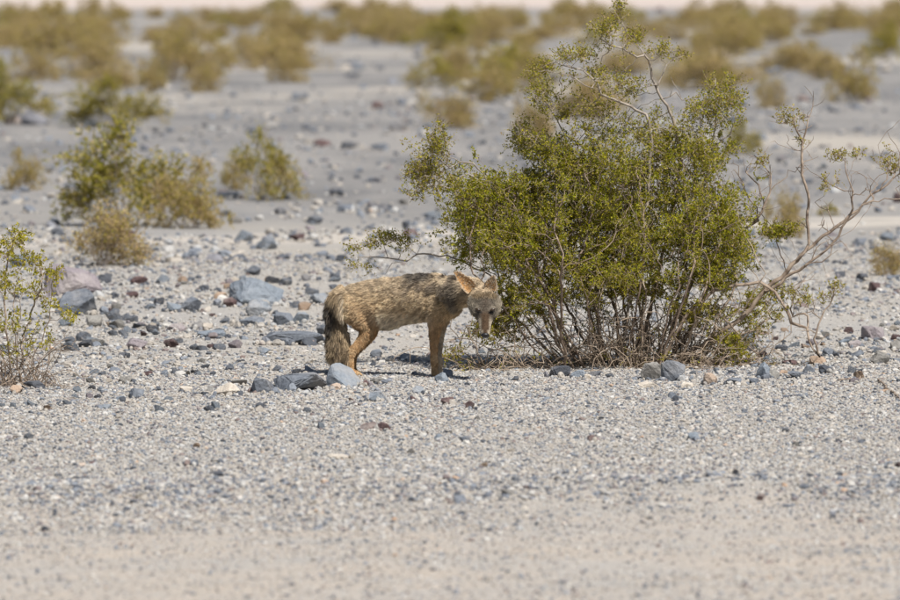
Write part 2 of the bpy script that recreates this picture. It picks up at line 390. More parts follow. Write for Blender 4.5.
far_rocks = [
 (398, 131, 20, 9, 'dark', 'blurred dark blue boulder high above the coyote\'s back'),
 (378, 109, 12, 8, 'maroon', 'blurred reddish boulder above the dark blue boulder'),
 (337, 196, 17, 8, 'dark', 'blurred black rock right of the middle background shrub'),
 (379, 212, 28, 9, 'dark', 'blurred dark rock above the low left creosote branch'),
 (411, 238, 16, 9, 'maroon', 'blurred purple rock just above the low left creosote branch'),
 (345, 234, 11, 7, 'slate', 'blurred slate rock left of the purple rock'),
 (322, 147, 18, 8, 'maroon', 'blurred brown rock, left of a row of three in the background'),
 (350, 149, 18, 8, 'dark', 'blurred dark rock, middle of a row of three in the background'),
 (378, 151, 16, 8, 'slate', 'blurred slate rock, right of a row of three in the background'),
 (280, 214, 13, 6, 'dark', 'blurred black rock below the middle background shrub'),
 (228, 199, 22, 8, 'slate', 'blurred slate rock left of the middle background shrub'),
 (345, 212, 16, 8, 'slate', 'blurred slate rock left of the long dark one'),
 (310, 232, 11, 6, 'mauve', 'blurred mauve rock by the pale wash line'),
 (840, 279, 11, 8, 'dark', 'blurred black rock, left of three behind the right branches'),
 (862, 281, 12, 8, 'dark', 'blurred black rock, middle of three behind the right branches'),
 (874, 292, 13, 10, 'maroon', 'blurred brown rock, lowest of three behind the right branches'),
 (893, 282, 14, 7, 'slate', 'blurred slate rock under the right-edge shrub'),
 (860, 247, 14, 9, 'slate', 'blurred dark rock under the parallel right branches'),
 (800, 225, 12, 7, 'slate', 'blurred slate rock seen between the right-hand twigs'),
 (30, 213, 14, 8, 'slate', 'blurred slate rock at far left in the background'),
 (23, 268, 14, 9, 'slate', 'blurred slate rock behind the left-edge bush'),
 (300, 178, 16, 8, 'mauve', 'blurred mauve rock right of the middle background shrub\'s crown'),
 (300, 100, 18, 8, 'slate', 'blurred slate boulder in the stony flat above the middle shrub'),
 (760, 140, 14, 8, 'slate', 'blurred slate boulder right of the creosote\'s crown'),
 (660, 12, 10, 5, 'maroon', 'tiny blurred reddish boulder on the far flat'),
]
for (px, py, w, h, kd, lb) in far_rocks: rock(px, py, w, h, kd, lb, group='blurred rocks on the background flat')
# small cobbles that nothing tells apart
kinds = ['slate', 'blue', 'dark', 'maroon', 'mauve', 'grey', 'cream', 'tan', 'slate', 'blue', 'slate', 'blue', 'slate']
shared = {}
def cobble(px, py, wm, kd, label, group):
    G = ground(px, py); key = (kd, random.randrange(4))
    if key not in shared:
        seedc[0] += 1; me = rock_mesh(seedc[0], 14); me.materials.append(MR[kd]); shared[key] = me
    o = bpy.data.objects.new('small_stone', shared[key]); col.objects.link(o)
    hh = wm * random.uniform(.5, .85); o.scale = (wm, wm * random.uniform(.7, 1), hh); o.rotation_euler = (0, 0, random.uniform(0, 6.28))
    o.location = (G.x, G.y, G.z - hh * .2); tag(o, label, 'stone', group)
taken = [(r_[0], r_[1], r_[2]) for r_ in near_rocks] + [taken0]
def clear(px, py): return all(abs(px - a) > w * .55 + 6 or abs(py - b) > 10 for a, b, w in taken)
def cobbles(n, x0, x1, y0, y1, w0, w1, label, group):
    k = 0
    while k < n:
        px, py = random.uniform(x0, x1), random.uniform(y0, y1)
        if clear(px, py): cobble(px, py, random.uniform(w0, w1), random.choice(kinds if y0 > 275 else [q for q in kinds if q not in ('cream', 'tan')]), label, group); k += 1
cobbles(78, 60, 340, 280, 352, .045, .11, 'small stone among the rocks between the left bush and the coyote', 'small stones left of the coyote')
cobbles(34, 0, 330, 362, 412, .04, .065, 'small stone in the gravel at the left, below the rocks', 'small stones in the left gravel')
cobbles(34, 740, 900, 322, 384, .04, .08, 'small stone on the rocky ground under the right branches', 'small stones under the right branches')
cobbles(22, 360, 740, 350, 384, .04, .06, 'small stone between the coyote and the creosote stems', 'small stones under the creosote')
cobbles(26, 0, 900, 405, 500, .032, .05, 'single small stone on the open gravel in the foreground', 'small stones on the open gravel')
cobbles(48, 0, 900, 150, 275, .08, .18, 'blurred small rock on the stony flat behind', 'blurred small rocks on the flat')

# ------------------------------------------------------------------ gravel: geometry-node scatter of real pebbles
def gravel_material():
    m, nt, p = new_mat('gravel_pebbles'); L = nt.links.new
    a = N(nt, 'ShaderNodeAttribute', attribute_name='tone', attribute_type='INSTANCER')
    r = ramp(nt, [(0, (.06, .065, .075)), (.07, (.13, .14, .16)), (.16, (.22, .24, .27)), (.21, (.20, .15, .135)), (.25, (.31, .295, .275)),
                  (.45, (.37, .335, .292)), (.66, (.42, .38, .33)), (.80, (.40, .40, .395)), (.91, (.47, .445, .405)), (.985, (.56, .535, .50)), (1, (.40, .27, .18))])
    L(a.outputs['Fac'], r.inputs[0])
    tc = N(nt, 'ShaderNodeTexCoord'); n = N(nt, 'ShaderNodeTexNoise'); n.inputs['Scale'].default_value = 1.7; n.inputs['Detail'].default_value = 4; L(tc.outputs['Object'], n.inputs['Vector'])
    r2 = ramp(nt, [(.3, (.75, .75, .75)), (.7, (1.1, 1.1, 1.1))]); L(n.outputs[0], r2.inputs[0])
    L(mixc(nt, r.outputs[0], r2.outputs[0], 1., 'MULTIPLY'), p.inputs['Base Color'])
    p.inputs['Roughness'].default_value = .85; p.inputs['Specular IOR Level'].default_value = .2
    return m
def gravel_nodes(mat):
    ng = bpy.data.node_groups.new('gravel_scatter', 'GeometryNodeTree')
    ng.interface.new_socket('Geometry', in_out='INPUT', socket_type='NodeSocketGeometry')
    ng.interface.new_socket('Geometry', in_out='OUTPUT', socket_type='NodeSocketGeometry')
    L = ng.links.new; nn = ng.nodes.new
    gi, go = nn('NodeGroupInput'), nn('NodeGroupOutput')
    jg = nn('GeometryNodeJoinGeometry')
    for k in range(7):
        ico = nn('GeometryNodeMeshIcoSphere'); ico.inputs['Radius'].default_value = 1; ico.inputs['Subdivisions'].default_value = 2
        nz = nn('ShaderNodeTexNoise'); nz.noise_dimensions = '4D'; nz.inputs['Scale'].default_value = .75; nz.inputs['W'].default_value = k * 7.3; nz.inputs['Detail'].default_value = 1.5
        sb = nn('ShaderNodeVectorMath'); sb.operation = 'SUBTRACT'; sb.inputs[1].default_value = (.5, .5, .5); L(nz.outputs['Color'], sb.inputs[0])
        sc_ = nn('ShaderNodeVectorMath'); sc_.operation = 'SCALE'; sc_.inputs['Scale'].default_value = 2.1; L(sb.outputs[0], sc_.inputs[0])
        sp = nn('GeometryNodeSetPosition'); L(ico.outputs['Mesh'], sp.inputs[0]); L(sc_.outputs[0], sp.inputs['Offset'])
        sh = nn('GeometryNodeSetShadeSmooth'); sh.inputs['Shade Smooth'].default_value = False; L(sp.outputs[0], sh.inputs[0])
        sm = nn('GeometryNodeSetMaterial'); sm.inputs['Material'].default_value = mat; L(sh.outputs[0], sm.inputs[0])
        gt = nn('GeometryNodeGeometryToInstance'); L(sm.outputs[0], gt.inputs[0]); L(gt.outputs[0], jg.inputs[0])
    ip = nn('GeometryNodeInstanceOnPoints'); L(gi.outputs[0], ip.inputs['Points']); L(jg.outputs[0], ip.inputs['Instance'])
    ip.inputs['Pick Instance'].default_value = True
    def attr(n_, t):
        a = nn('GeometryNodeInputNamedAttribute'); a.data_type = t; a.inputs['Name'].default_value = n_; return a.outputs[0]
    L(attr('psize', 'FLOAT_VECTOR'), ip.inputs['Scale']); L(attr('prot', 'FLOAT_VECTOR'), ip.inputs['Rotation'])
    L(ip.outputs[0], go.inputs[0]); return ng

pts, siz, ton = [], [], []
def scatter(n, y0, y1, med, sig, lo, hi, dark=0., wfac=.078, clump=0., ypow=1.):
    """stones by ground area between two distances, in a wedge a little wider than the view"""
    n = int(n * 1.14); yy = y0 + (y1 - y0) * rng.random(n) ** ypow; keep = rng.random(n) < yy / y1; yy = yy[keep]
    xx = (rng.random(len(yy)) * 2 - 1) * (yy * wfac + .55 + .03 * np.minimum(np.abs(yy - 42), 40))
    if clump:
        k = rng.random(len(yy)) < np.clip(.5 + clump * (vnoise(xx * .9, yy * .5, 9) + .5 * vnoise(xx * 2.3, yy * 1.2, 10)), .05, 1); xx, yy = xx[k], yy[k]
    s = np.clip(med * np.exp(sig * rng.standard_normal(len(yy))), lo, hi)
    pts.append(np.stack([xx, yy, H(xx, yy) + s * .16], 1))
    siz.append(s[:, None] * np.stack([.5 + .25 * rng.random(len(s)), .5 + .25 * rng.random(len(s)), .30 + .2 * rng.random(len(s))], 1))
    t = rng.random(len(s)) * (.86 if y0 > 55 else 1.); d = rng.random(len(s)) < dark; t[d] = rng.random(d.sum()) * .2; ton.append(t)
scatter(50000, 25.5, 32.6, .0052, .4, .003, .018, .03, wfac=.075)
scatter(16000, 25.5, 31.5, .008, .4, .004, .022, .08, wfac=.075, clump=1.2)
scatter(42000, 30.6, 33.4, .0085, .42, .004, .028, .08, wfac=.075, clump=1.0)
scatter(22000, 32.0, 33.4, .011, .4, .006, .034, .35, wfac=.075, clump=.9)
scatter(255000, 33.0, 43.4, .0068, .45, .0032, .026, .06)
scatter(150000, 42.6, 60, .0088, .5, .004, .032, .06, clump=.4)
scatter(9000, 42, 66, .026, .35, .015, .05, .35, clump=.7)
scatter(12000, 58, 130, .034, .5, .02, .09, .45, wfac=.07, clump=.7, ypow=1.5)
scatter(2200, 95, 300, .08, .5, .05, .25, .5, wfac=.068, clump=.7, ypow=1.4)
for (x_, y_, w_, d_, big) in foot:          # grit banked against the foot of each rock
    n_ = int(14 + 160 * w_ * (1 if big else .6)); a_ = rng.uniform(0, 2 * math.pi, n_); rr_ = rng.uniform(.42, .75, n_)
    xx = x_ + np.cos(a_) * rr_ * w_; yy = y_ + np.sin(a_) * rr_ * d_; s_ = np.clip(.016 * np.exp(.45 * rng.standard_normal(n_)), .006, .045) * min(2.2, max(.6, w_ / .16) ** .5)
    pts.append(np.stack([xx, yy, H(xx, yy) + s_ * .25], 1)); siz.append(s_[:, None] * rng.uniform(.4, .75, (n_, 3))); ton.append(rng.random(n_) ** 1.3)
P = np.concatenate(pts); S = np.concatenate(siz); T = np.concatenate(ton)
gme = bpy.data.meshes.new('gravel'); gme.vertices.add(len(P)); gme.vertices.foreach_set('co', P.astype(np.float32).ravel())
for nm, arr in (('psize', S), ('prot', rng.random((len(P), 3)) * np.array([.7, .7, 6.28]) - np.array([.35, .35, 0]))):
    a = gme.attributes.new(nm, 'FLOAT_VECTOR', 'POINT'); a.data.foreach_set('vector', arr.astype(np.float32).ravel())
a = gme.attributes.new('tone', 'FLOAT', 'POINT'); a.data.foreach_set('value', T.astype(np.float32))
M_gravel = gravel_material()
gr = link('gravel', gme, M_gravel); tag(gr, 'loose multicoloured desert gravel spread over the ground', 'gravel', kind='stuff')
md = gr.modifiers.new('scatter', 'NODES'); md.node_group = gravel_nodes(M_gravel)

# ------------------------------------------------------------------ shrubs
def nrm(v): return v / (np.linalg.norm(v, axis=-1, keepdims=True) + 1e-9)
class Plant:
    """branches grown towards points in the crown (space colonisation) from base stems and traced limbs"""
    def __init__(self): self.n = []; self.p = []; self.root = []; self.nroot = 0
    def add(self, co, parent, root): self.n.append(np.array(co, float)); self.p.append(parent); self.root.append(root); return len(self.n) - 1
    def limb(self, pts, parent=-1, root=None, sub=.05, wob=.006, rg=rng):
        if root is None:
            if parent < 0: root = self.nroot; self.nroot += 1
            else: root = self.root[parent]
        last = parent; prev = self.n[parent] if parent >= 0 else None; ids = []
        for q in pts:
            q = np.array(q, float)
            if prev is None: last = self.add(q, -1, root); prev = q; ids.append(last); continue
            k = max(1, int(np.linalg.norm(q - prev) / sub))
            for j in range(1, k + 1):
                c = prev + (q - prev) * j / k + (rg.normal(size=3) * wob if j < k else 0); last = self.add(c, last, root); ids.append(last)
            prev = q
        return ids
    def nearest(self, q):
        return int(np.argmin(((np.array(self.n) - np.array(q)) ** 2).sum(1)))
    def grow(self, A, step=.045, kill=.05, iters=120, jit=.22, up=0., rg=rng):
        A = np.array(A, float); term = -np.ones(len(A), int); act = np.ones(len(A), bool)
        nn = np.array(self.n); d2 = ((A[:, None] - nn[None]) ** 2).sum(2); near = d2.argmin(1); dist = np.sqrt(d2.min(1))
        for it in range(iters):
            hit = act & (dist < kill); term[hit] = near[hit]; act &= ~hit
            if not act.any(): break
            ids = np.flatnonzero(act); acc = {}
            D = nrm(A[ids] - np.array([self.n[k] for k in near[ids]]))
            for k, dv in zip(near[ids], D): acc[k] = acc.get(k, 0) + dv
            new = []
            for k, dv in acc.items():
                L_ = np.linalg.norm(dv)
                dv = dv / (L_ + 1e-9) + rg.normal(size=3) * jit + np.array([0, 0, up]); dv = dv / np.linalg.norm(dv)
                new.append(self.add(self.n[k] + dv * step, int(k), self.root[k]))
            nc = np.array([self.n[k] for k in new]); d2 = ((A[ids][:, None] - nc[None]) ** 2).sum(2); m = d2.argmin(1); dm = np.sqrt(d2.min(1))
            b = dm < dist[ids]; near[ids[b]] = np.array(new)[m[b]]; dist[ids[b]] = dm[b]
        term[term < 0] = near[term < 0]
        return term
    def meshes(self, base, tip=.0013, power=2.25, rmax=.02, sides=5, taper_min=None):
        """one tube mesh per root stem: {root: (verts, faces)}"""
        n = len(self.n); ch = [[] for _ in range(n)]
        for i, p in enumerate(self.p):
            if p >= 0: ch[p].append(i)
        w = np.zeros(n)
        for i in range(n - 1, -1, -1):
            w[i] = max(w[i], 1) if not ch[i] else w[i]
            if self.p[i] >= 0: w[self.p[i]] += w[i]
        rad = np.minimum(tip * w ** (1 / power), rmax); out = {}
        ang = np.arange(sides) / sides * 2 * math.pi; cs, sn = np.cos(ang), np.sin(ang)
        def ring(V_, c, d, r_):
            d = Vector(d).normalized(); a_ = d.orthogonal().normalized(); b_ = d.cross(a_); a_, b_ = np.array(a_), np.array(b_)
            k = len(V_); V_.extend((c + r_ * (cs[j] * a_ + sn[j] * b_)) for j in range(sides)); return k
        # consistent frames: use a fixed reference so rings line up
        def ring2(V_, c, d, r_):
            d = d / (np.linalg.norm(d) + 1e-9); ref = np.array([0, 1, 0.]) if abs(d[1]) < .9 else np.array([1., 0, 0])
            a_ = np.cross(d, ref); a_ /= np.linalg.norm(a_); b_ = np.cross(d, a_)
            k = len(V_); V_.extend((c + r_ * (cs[j] * a_ + sn[j] * b_)) for j in range(sides)); return k
        base = np.array(base)
        starts = [i for i in range(n) if self.p[i] < 0]; stack = [(i, -1) for i in starts]
        while stack:
            i, par = stack.pop(); V_, F_ = out.setdefault(self.root[i], ([], []))
            if par < 0:
                cur = ring2(V_, self.n[i] - base, (self.n[ch[i][0]] - self.n[i]) if ch[i] else np.array([0, 0, 1.]), rad[i])
            else:
                cur = ring2(V_, self.n[par] - base, self.n[i] - self.n[par], rad[i]); k2 = ring2(V_, self.n[i] - base, self.n[i] - self.n[par], rad[i])
                F_.extend((cur + j, cur + (j + 1) % sides, k2 + (j + 1) % sides, k2 + j) for j in range(sides)); cur = k2
            while ch[i]:
                c = sorted(ch[i], key=lambda q: -w[q])
                for q in c[1:]: stack.append((q, i))
                q = c[0]; d = self.n[q] - self.n[i]
                if ch[q]: d = d + (self.n[max(ch[q], key=lambda z: w[z])] - self.n[q])
                k2 = ring2(V_, self.n[q] - base, d, rad[q] if ch[q] else rad[q] * .5)
                F_.extend((cur + j, cur + (j + 1) % sides, k2 + (j + 1) % sides, k2 + j) for j in range(sides)); cur = k2; i = q
        return out

def foliage(A, dirs, base, ntw, nleaf, tlen, lsize, colf, rg=rng, spread=.8, upb=.35, wid=.5):
    """twiglets round each tip with small paired leaves: returns leaf mesh (quads, coloured) and twig quads"""
    A = np.asarray(A); n = len(A)
    rep = np.repeat(np.arange(n), ntw); d = nrm(dirs[rep] * .6 + rg.normal(size=(len(rep), 3)) * spread + np.array([0, 0, upb]))
    ln = rg.uniform(*tlen, len(rep)); o = A[rep] + rg.normal(size=(len(rep), 3)) * tlen[0] * .35
    tip = o + d * ln[:, None]
    side = nrm(np.cross(d, rg.normal(size=d.shape)))
    tv = np.stack([o - side * .0011, o + side * .0011, tip + side * .0005, tip - side * .0005], 1).reshape(-1, 3) - base
    tf = np.arange(len(tv)).reshape(-1, 4)
    lr = np.repeat(np.arange(len(rep)), nleaf); t = rg.random(len(lr)) ** .8
    c = o[lr] + d[lr] * (ln[lr] * t)[:, None]
    ax = nrm(d[lr] * .5 + rg.normal(size=(len(lr), 3))); s = lsize * rg.uniform(.65, 1.3, len(lr))
    sd = nrm(np.cross(ax, rg.normal(size=ax.shape) + np.array([0, 0, 0.6])))
    nrm_ = np.cross(ax, sd)
    a = c; b = c + ax * (s * .5)[:, None] + sd * (s * wid * .5)[:, None] + nrm_ * (s * .12)[:, None]
    e = c + ax * s[:, None]; f = c + ax * (s * .5)[:, None] - sd * (s * wid * .5)[:, None] + nrm_ * (s * .12)[:, None]
    lv = np.stack([a, b, e, f], 1).reshape(-1, 3) - base
    lf = np.arange(len(lv)).reshape(-1, 4)
    cc = colf(rep[lr], c, rg); return lv, lf, np.repeat(cc, 4, axis=0), tv, tf

GREEN = np.array([.275, .285, .013]); YEL = np.array([.48, .415, .032]); OLIVE = np.array([.30, .25, .045]); BROWN = np.array([.34, .245, .12]); DKG = np.array([.14, .16, .016])
def mixcol(w, rg, *cols):
    """random blend per leaf of the given colours with weights w (n,k)"""
    c = np.stack(cols); k = (rg.random(len(w))[:, None] < np.cumsum(w, 1)).argmax(1)
    return c[k] * rg.uniform(.7, 1.3, (len(w), 1))

# ---- the big creosote beside the coyote
BY = 43.05
base = np.array(ground(618, 369)); base[1] = BY; base[2] = float(H(base[0], BY))
P = Plant()
def pp(px, py, dy=0.): return np.array(at(px, py, BY + dy))
brng = np.random.default_rng(5)
stems = []
for k in range(58):                        # thin stems crowding at the foot and fanning out
    bx = brng.uniform(560, 705); dy = brng.uniform(-.32, .35)
    q = pp(bx, 372, dy); q[2] = float(H(q[0], q[1])) - .02
    lean = (bx - 632) / 72 + brng.normal() * .3; py_ = brng.uniform(262, 325)
    tx = bx + lean * (372 - py_) * .85; tgt = pp(tx, py_, dy * 2 + brng.normal() * .12)
    St = Plant(); St.limb([q, q * .6 + tgt * .4 + np.array([lean * .02, 0, -.02]) + brng.normal(size=3) * .012, q * .25 + tgt * .75 + brng.normal(size=3) * .014, tgt], wob=.006, rg=brng); stems.append((St, tgt))
def traced(pts, dy0, dy1, frm=None, root=False, wob=.005):
    """limb traced in the photo, running from depth dy0 to dy1"""
    n = len(pts); Q = [pp(x, y, dy0 + (dy1 - dy0) * k / max(1, n - 1)) for k, (x, y) in enumerate(pts)]
    if root:
        Q[0][2] = float(H(Q[0][0], Q[0][1])) - .02; return P.limb(Q, wob=wob, rg=brng, sub=.04)
    return P.limb(Q, P.nearest(Q[0]) if frm is None else frm, wob=wob, rg=brng, sub=.04)
traced([(640, 372), (652, 300), (668, 230), (682, 160), (673, 118), (662, 99), (652, 78), (649, 60), (640, 48), (634, 40), (622, 22), (619, 4)], .1, .0, root=True)
traced([(637, 57), (622, 48), (610, 45), (600, 38)], .0, -.05)
traced([(658, 85), (667, 64), (685, 55)], .0, .08)
traced([(662, 99), (676, 92), (682, 100), (670, 75)], .05, .1)
traced([(622, 372), (630, 290), (648, 200), (652, 140), (646, 114), (631, 106), (601, 94), (596, 81), (583, 70), (571, 67), (556, 62), (536, 68)], -.1, -.25, root=True)
traced([(592, 88), (568, 75), (547, 70), (530, 74)], -.25, -.3)
traced([(660, 372), (680, 290), (700, 210), (709, 162), (718, 144), (730, 135), (738, 112)], .1, .2, root=True)
traced([(709, 162), (703, 140), (700, 122)], .15, .1)
traced([(712, 150), (716, 120), (712, 90)], .15, .1)
traced([(600, 372), (596, 290), (590, 200), (583, 147), (565, 135), (556, 117), (545, 100)], .1, .05, root=True)
traced([(577, 153), (556, 140), (532, 137), (512, 132)], .05, .0)
traced([(580, 372), (548, 300), (515, 230), (492, 190), (484, 174), (473, 163), (460, 162), (450, 168), (440, 160)], .0, -.1, root=True)
traced([(488, 182), (468, 174), (455, 179), (451, 189), (440, 185)], -.08, -.1)
traced([(572, 372), (530, 320), (490, 275), (453, 258), (431, 254), (417, 254), (407, 261), (388, 258), (377, 257), (359, 257), (355, 266)], .2, .15, root=True)
traced([(407, 261), (392, 263), (385, 275)], .15, .2)
traced([(388, 258), (384, 246)], .15, .15); traced([(370, 257), (368, 246)], .15, .15)
crown0 = len(P.n)
blobs = [  # cx, cy, rx, ry, n, dy, rdy, tone (0 green .. 1 dry olive)
 (476, 212, 30, 38, 120, .0, .30, .1), (515, 205, 50, 38, 190, .0, .45, .08), (575, 205, 60, 45, 250, .0, .6, .08), (640, 205, 60, 45, 250, .0, .6, .12),
 (700, 215, 48, 45, 190, .05, .5, .15), (735, 245, 26, 30, 70, .0, .35, .2), (770, 238, 22, 8, 20, .0, .15, .3), (545, 245, 75, 30, 190, -.1, .5, .15), (640, 258, 90, 32, 220, -.05, .55, .2),
 (715, 275, 38, 25, 70, .0, .4, .25), (590, 285, 60, 16, 60, -.1, .5, .35), (500, 250, 40, 20, 70, -.1, .35, .15), (530, 300, 35, 25, 55, -.1, .35, .4), (515, 330, 25, 20, 24, -.1, .25, .85),
 (620, 165, 75, 20, 110, .0, .5, .25), (560, 160, 40, 14, 50, .0, .35, .3), (690, 160, 45, 22, 80, .05, .4, .3),
 (585, 300, 60, 22, 40, -.1, .45, .5), (660, 305, 50, 20, 40, -.1, .45, .5), (500, 322, 30, 24, 20, -.1, .3, .8), (470, 350, 26, 14, 5, -.2, .2, 1),
 (578, 136, 48, 16, 30, -.05, .3, .4), (640, 122, 46, 20, 28, 0, .3, .4), (692, 136, 40, 20, 30, .08, .3, .4), (575, 80, 40, 20, 12, -.15, .22, .55), (620, 60, 36, 26, 12, -.05, .2, .6),
 (619, 8, 5, 8, 8, 0, .06, .6), (608, 30, 15, 11, 32, 0, .15, .65), (640, 33, 9, 8, 12, 0, .1, .65), (580, 58, 24, 9, 34, -.15, .15, .6), (545, 65, 14, 8, 20, -.28, .1, .55), (530, 74, 6, 5, 6, -.3, .05, .5),
 (660, 50, 28, 6, 18, .05, .12, .55), (610, 78, 24, 9, 26, -.1, .2, .6), (634, 90, 16, 10, 16, 0, .2, .5), (600, 105, 28, 13, 34, -.1, .2, .55), (550, 102, 24, 13, 36, .0, .15, .55), (552, 116, 12, 8, 12, 0, .1, .5), (512, 130, 14, 10, 20, 0, .15, .5),
 (541, 143, 28, 10, 34, 0, .2, .4), (724, 90, 20, 14, 40, .15, .15, .45), (736, 100, 10, 8, 14, .18, .1, .45), (718, 118, 24, 14, 44, .15, .2, .4), (698, 106, 16, 16, 26, .1, .2, .45), (660, 135, 34, 16, 50, .05, .3, .4), (612, 128, 36, 12, 30, 0, .25, .5),
 (434, 165, 21, 30, 80, -.1, .14, .65), (424, 176, 18, 20, 50, -.1, .12, .7), (443, 138, 11, 14, 18, -.1, .08, .55),
 (362, 250, 8, 7, 9, .15, .07, .5), (376, 246, 10, 8, 12, .15, .07, .5), (388, 243, 10, 8, 12, .15, .07, .5), (401, 247, 10, 8, 12, .15, .07, .5), (356, 266, 3, 4, 3, .15, .04, .5), (372, 268, 7, 4, 4, .15, .05, .6),
 (738, 325, 34, 30, 34, .0, .35, .5), (725, 352, 26, 14, 20, -.1, .25, .45), (765, 300, 22, 18, 22, .0, .2, .5), (700, 310, 40, 20, 16, .0, .4, .5),
]
A, tone, own = [], [], []
tg = np.array([t for _, t in stems])
for bi, (cx, cy, rx, ry, n, dy, rdy, tn) in enumerate(blobs):
    n = int(n * 1.25) if bi < 21 else int(n * 1.1)
    v = nrm(brng.normal(size=(n, 3))) * (brng.random((n, 1)) ** (1 / 2.4)) * (1.12 if bi >= 21 else 1.06)
    kc = max(2, n // (5 if bi >= 21 else 10)); cen = v[:kc]; v = cen[brng.integers(0, kc, n)] + brng.normal(size=(n, 3)) * (.24 if bi >= 21 else .3)
    for q in v:
        a_ = pp(cx + q[0] * rx, cy + q[1] * ry, dy + q[2] * rdy); A.append(a_); tone.append(np.clip(tn + brng.normal() * .12, 0, 1))
        free = bi < 21 or len(blobs) - 5 < bi
        own.append(int(np.argmin(((tg - a_) ** 2).sum(1) * brng.uniform(.35, 1.6, len(tg)))) if free else -1)
A = np.array(A); tone = np.array(tone); own = np.array(own)
dirs = np.zeros_like(A)
def grow_dirs(P_, A_, **kw):
    t_ = P_.grow(A_, rg=brng, **kw); nn = np.array(P_.n); par = np.array([p if p >= 0 else i for i, p in enumerate(P_.p)])
    return nrm(nn[t_] - nn[par[par[t_]]] + 1e-4)
creo = empty('creosote_bush', base); tag(creo, 'tall green creosote bush the coyote stands against, with long bare branches reaching right', 'bush')
dirs[own < 0] = grow_dirs(P, A[own < 0], step=.045, kill=.055, jit=.28)
for root, (V_, F_) in P.meshes(base, tip=.0017, power=2.2, rmax=.0125).items(): link('stem', mesh_from('stem', V_, F_), M_grey, creo)
for k, (St, _) in enumerate(stems):
    if (own == k).any(): dirs[own == k] = grow_dirs(St, A[own == k], step=.05, kill=.055, jit=.17)
    V_, F_ = St.meshes(base, tip=.0011, power=1.75, rmax=brng.uniform(.005, .0105))[0]; link('stem', mesh_from('stem', V_, F_), M_bark if k % 3 else M_dead, creo)
tone_all = tone; tone = tone_all[own >= 0]
def creo_col(ia, c, rg):
    t = np.clip(tone[ia] + rg.normal(size=len(ia)) * .1, 0, 1)[:, None]
    return mixcol(np.concatenate([.42 * (1 - t), .34 + 0 * t, .12 * (1 - t) + .02, .12 + .28 * t, .0 + 1 * t], 1), rg, GREEN, YEL * .75, DKG, OLIVE * 1.1, BROWN)
lv, lf, lc, tv, tf = foliage(A[own >= 0], dirs[own >= 0], base, 7, 12, (.03, .085), .0128, creo_col, brng, wid=.58)
me = mesh_from('foliage', lv, lf, False); vcol(me, lc); fo = link('foliage', me, M_leaf, creo); tag(fo, kind='stuff')
o = link('twigs', mesh_from('twigs', tv, tf, False), M_dead, creo); tag(o, kind='stuff')

tone = tone_all[own < 0]
lv, lf, lc, tv, tf = foliage(A[own < 0], dirs[own < 0], base, 5, 6, (.03, .09), .0135, creo_col, brng, wid=.55)
me = mesh_from('top_foliage', lv, lf, False); vcol(me, lc); fo = link('top_foliage', me, M_leaf, creo); tag(fo, 'loose olive sprays on the outer twigs', kind='stuff')
o = link('twigs', mesh_from('twigs', tv, tf, False), M_dead, creo); tag(o, kind='stuff')

# bare limbs reaching right, and the low dead tangle: pale weathered wood of the same bush
P2 = Plant(); P_saved = P; P = P2
traced([(672, 372), (690, 352), (715, 337), (745, 315), (765, 290), (787, 272), (807, 250), (830, 232), (850, 215), (865, 202), (880, 190), (900, 173), (918, 160)], -.1, -.2, root=True)
m2 = traced([(766, 292), (786, 277), (805, 266), (832, 244), (842, 227), (862, 205), (872, 201), (900, 199), (920, 195)], -.15, -.3)
traced([(798, 260), (809, 244), (807, 220), (809, 199), (802, 175), (802, 151), (807, 127), (803, 112)], -.18, -.1, wob=.008)
traced([(802, 151), (794, 150), (787, 143)], -.12, -.1); traced([(802, 175), (796, 167)], -.12, -.1); traced([(802, 140), (792, 122)], -.12, -.1)
traced([(853, 209), (853, 191), (846, 172), (845, 161), (838, 155)], -.2, -.15); traced([(848, 176), (858, 156)], -.15, -.1); traced([(853, 191), (838, 188), (826, 182)], -.2, -.25)
traced([(874, 199), (866, 177)], -.25, -.2); traced([(871, 204), (858, 223), (847, 233), (838, 238)], -.25, -.3)
traced([(880, 190), (890, 165), (886, 158)], -.2, -.1); traced([(900, 173), (900, 153), (887, 131), (878, 145), (880, 155)], -.2, -.15)
traced([(838, 238), (846, 246), (852, 256), (842, 260)], -.3, -.35); traced([(805, 265), (822, 262), (838, 250)], -.25, -.3)
traced([(835, 228), (828, 210), (815, 202)], -.2, -.1)
traced([(664, 372), (690, 330), (720, 265), (743, 230), (758, 220), (757, 207), (750, 200)], .1, -.05, root=True)
traced([(754, 222), (762, 212), (770, 193), (771, 175), (766, 168)], -.05, -.05); traced([(771, 190), (775, 185), (787, 177), (788, 170)], -.05, -.05)
traced([(764, 205), (759, 185), (746, 172), (743, 157)], -.05, -.1); traced([(771, 180), (760, 168)], -.05, -.05); traced([(750, 172), (757, 160)], -.05, -.1)
traced([(655, 372), (690, 310), (715, 290), (740, 285), (760, 282), (775, 292), (785, 307), (791, 323), (791, 333), (775, 345), (771, 360)], -.2, -.35, root=True)
r2_ = traced([(791, 323), (800, 326), (807, 328), (809, 341), (820, 357)], -.3, -.4)
traced([(818, 353), (814, 339), (821, 319), (830, 305), (836, 292)], -.4, -.35); traced([(808, 327), (808, 316), (806, 302)], -.33, -.3); traced([(800, 326), (796, 310), (797, 300)], -.33, -.3)
traced([(700, 300), (740, 335), (755, 330), (770, 318)], -.2, -.25); traced([(720, 337), (745, 345), (760, 356)], -.15, -.3)
